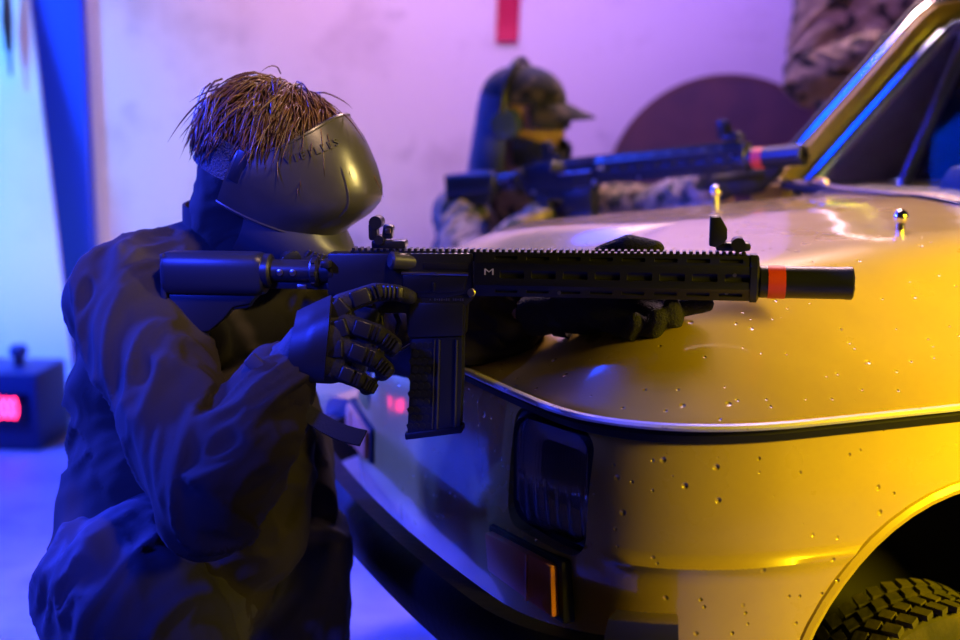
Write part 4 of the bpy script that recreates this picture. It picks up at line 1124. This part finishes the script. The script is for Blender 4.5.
# cap
cp = empty('cap'); cp.parent = p2; cp.matrix_world = H2
g = B(); rows = []
for j in range(9):
    e = PI / 2 * j / 8.2; rows.append([V((-.006 + .112 * math.cos(t) * math.cos(e), .092 * math.sin(t) * math.cos(e), .045 + .092 * math.sin(e) ** .9)) for t in [2 * PI * i / 36 for i in range(36)]])
g.rings(rows, cap0=False); g.obj('crown', MT['cap'], cp)
rows = []
for j in range(6):
    u = j / 5; rows.append([V((-.006 + (.108 + .085 * u * math.cos(t * .9)) * math.cos(t), (.09 + .004 * u) * math.sin(t), .050 - .028 * u - .02 * math.sin(t) ** 2 * u)) for t in [math.radians(-62 + 124 * i / 24) for i in range(25)]])
link('peak', solid(B().rings(rows, close=False).mesh(), .004, 0), MT['cap'], cp)
B().ball((-.006, 0, .137), (.008, .008, .005)).obj('button', MT['cap'], cp)
# headset with cups and band
hs = empty('headset'); hs.parent = p2; hs.matrix_world = H2
B().tube([V((-.02, .105 * math.cos(t), .02 + .128 * math.sin(t))) for t in [PI * i / 24 for i in range(25)]], .009, 10).obj('headband', MT['polymer'], hs)
for s in (-1, 1):
    g = B(); g.lathe([(.036, -.02), (.040, -.012), (.040, .008), (.034, .018), (.012, .022)], (-.012, s * .092, -.004), (0, s, 0), 28); g.obj('ear_cup', MT['plastic_blue'], hs)
# balaclava flap hanging down behind the headset
g = B(); rows = []
for j in range(8):
    u = j / 7; rows.append([H2 @ V((-.018 - (.098 + .02 * u) * math.cos(t), (.088 + .02 * u) * math.sin(t), .06 - .20 * u)) for t in [math.radians(-95 + 190 * i / 30) for i in range(31)]])
link('neck_cover', solid(B().rings(rows, close=False).mesh(), .006, 0), mat('blue_lit_cloth', (.10, .12, .2), .6), p2, True, 60)  # blue light on the cloth is put into its colour
# lower face mask
mk2 = empty('face_mask'); mk2.parent = p2; mk2.matrix_world = H2
fr2 = resample([(.124, -.058), (.126, -.07), (.122, -.090), (.095, -.115), (.06, -.125)], 10); sd2 = resample([(.090, -.030), (.09, -.05), (.085, -.075), (.07, -.10), (.05, -.112)], 10)
r2 = visor_rows(fr2, sd2, 88, 40); link('chin_guard', solid(B().rings([[V(p) for p in r] for r in r2], close=False).mesh(), .004, 0), MT['polymer'], mk2, True, 50)
fr3 = resample([(.104, .042), (.118, .02), (.116, -.012)], 6); sd3 = resample([(.086, .036), (.088, .02), (.086, -.008)], 6)
r3 = visor_rows(fr3, sd3, 70, 40); link('goggles', solid(B().rings([[V(p) for p in r] for r in r3], close=False).mesh(), .003, 0), MT['hard'], mk2, True, 50)

# ------------------------------------------------------------------ third person standing behind the car, head above the frame
bx, by = 1.26, 4.28
Q = dict(hipR=V((bx - .09, by, .93)), hipL=V((bx + .10, by + .03, .93)), chest=V((bx, by, 1.28)), neck=V((bx, by + .02, 1.52)), shR=V((bx - .185, by - .02, 1.47)), shL=V((bx + .19, by + .04, 1.47)),
         elR=P(806, 82, 4.12), wrR=P(884, 44, 3.93), elL=V((bx + .27, by - .04, 1.20)), wrL=V((bx + .12, by - .28, 1.30)))
for s, o in (('R', -.11), ('L', .12)):
    Q['kn' + s] = V((bx + o, by - .02, .50)); Q['an' + s] = V((bx + o, by + .02, .10)); Q['toe' + s] = V((bx + o * 1.3, by - .13, .045))
H3 = head_matrix(V((bx, by - .02, 1.68)), (-.35, -.92, -.1), (0, 0, 1))
h3r = simple_hand(Q['wrR'], (.9, -.1, .1), (0, -.3, -.9), (.1, -.9, .2), .8); h3l = simple_hand(Q['wrL'], (-.9, -.2, .0), (0, .3, -.9), (-.1, -.9, .2), .8)
p3 = link('person', blob(blend(Q, [h3r, h3l], H3), .008, 4), MT['skin'], None, True, 0)
tag(p3, 'standing person in camouflage clothing behind the windscreen pillar of the yellow car', 'person')
dress(p3, Q, MT['camo2'], (), .012, .95, seed=6.)
t3 = blob(trousers_of(Q, .95), .01, 4); fold(t3, [(Q['hip' + s], Q['kn' + s], 1) for s in 'RL'], .01); link('trousers', t3, MT['camo2'], p3, True, 0)
boots_of(Q, p3, MT['black'])
link('glove', glove_mesh(h3r, lerp(Q['elR'], Q['wrR'], .9), Q['wrR'], .005), MT['glove'], p3, True, 0)
link('glove', glove_mesh(h3l, lerp(Q['elL'], Q['wrL'], .9), Q['wrL'], .005), MT['glove'], p3, True, 0)
g = B(); g.ball((-.008, 0, .045), (.106, .086, .094), None, 24, 14); o = g.obj('hair', MT['hair'], p3); o.matrix_world = H3
bpy.context.view_layer.update()
# ================================================================== LIGHT
def area(name, loc, target, col, power, sx, sy=None, spread=180):
    l = bpy.data.lights.new(name, 'AREA'); l.energy = power; l.color = col; l.shape = 'RECTANGLE'; l.size = sx; l.size_y = sy or sx; l.spread = math.radians(spread)
    o = bpy.data.objects.new(name, l); COL.objects.link(o); o.location = loc
    o.rotation_euler = (V(target) - V(loc)).to_track_quat('-Z', 'Y').to_euler(); return o
def spot(name, loc, target, col, power, angle, blend=.5, size=.1):
    l = bpy.data.lights.new(name, 'SPOT'); l.energy = power; l.color = col; l.spot_size = math.radians(angle); l.spot_blend = blend; l.shadow_soft_size = size
    o = bpy.data.objects.new(name, l); COL.objects.link(o); o.location = loc
    o.rotation_euler = (V(target) - V(loc)).to_track_quat('-Z', 'Y').to_euler(); return o
spot('blue_flood', (-2.7, 2.8, 2.1), (-.55, 2.2, .5), (.025, .045, 1), 2300, 60, .6, .25)
spot('floor_fill', (-2.2, 3.4, 2.95), (-1.9, 3.6, 0), (.015, .05, 1), 2400, 72, .6, .3)  # added overhead spot, raises the blue on the floor at the left
spot('doorway_lamp', (-2.5, 3.7, 2.5), (-1.85, 5.0, .9), (.06, .32, 1), 430, 60, .8, .3)
spot('yellow_flood', (2.35, .7, 1.5), (1.25, 1.97, .66), (1, .70, .005), 900, 53, 1, .35)
area('bonnet_fill', (.75, 4.35, 2.9), (.75, 2.5, .9), (1, .60, .62), 34, 1.3, .5, spread=90)  # added light, gives the bonnet top its pink reflection
spot('warm_lamp', (.5, .9, 2.8), (-.43, 2.02, .96), (1, .62, .36), 165, 21, .9, .12)
spot('blue_rim', (-1.25, 4.35, 2.5), (.05, 3.75, 1.05), (.01, .06, 1), 260, 34, .7, .15)
area('pink_flood', (-.6, 3.1, 2.9), (-.5, 5.0, 1.7), (1, .52, .74), 12.5, 1.2, .3, spread=70)
area('violet_flood', (.9, 3.6, 2.9), (.7, 5.0, 1.5), (.42, .20, 1), 13, 1.2, .3, spread=80)
spot('blue_tube', (-1.6, .5, 2.0), (-.62, 1.95, .84), (.015, .035, 1), 640, 27, .7, .12)
spot('visor_fill', (2.7, 1.35, 2.0), (-.17, 2.03, 1.13), (1, .74, .22), 520, 9, .7, .15)  # narrow extra spot added to light the visor
area('blue_lamp', (-.2, 4.2, 2.75), (1.0, 3.1, 1.1), (.0, .05, 1), 22, 1.0, .4)
w = bpy.data.worlds.new('world'); sc.world = w; w.use_nodes = True
w.node_tree.nodes['Background'].inputs[0].default_value = (.02, .03, .12, 1); w.node_tree.nodes['Background'].inputs[1].default_value = .15
sc.view_settings.view_transform = 'Standard'; sc.view_settings.look = 'None'; sc.view_settings.gamma = 1; sc.view_settings.exposure = 0
sc.view_settings.use_curve_mapping = False
sc.cycles.use_denoising = True; sc.cycles.max_bounces = 8
sc.cycles.transparent_max_bounces = 12
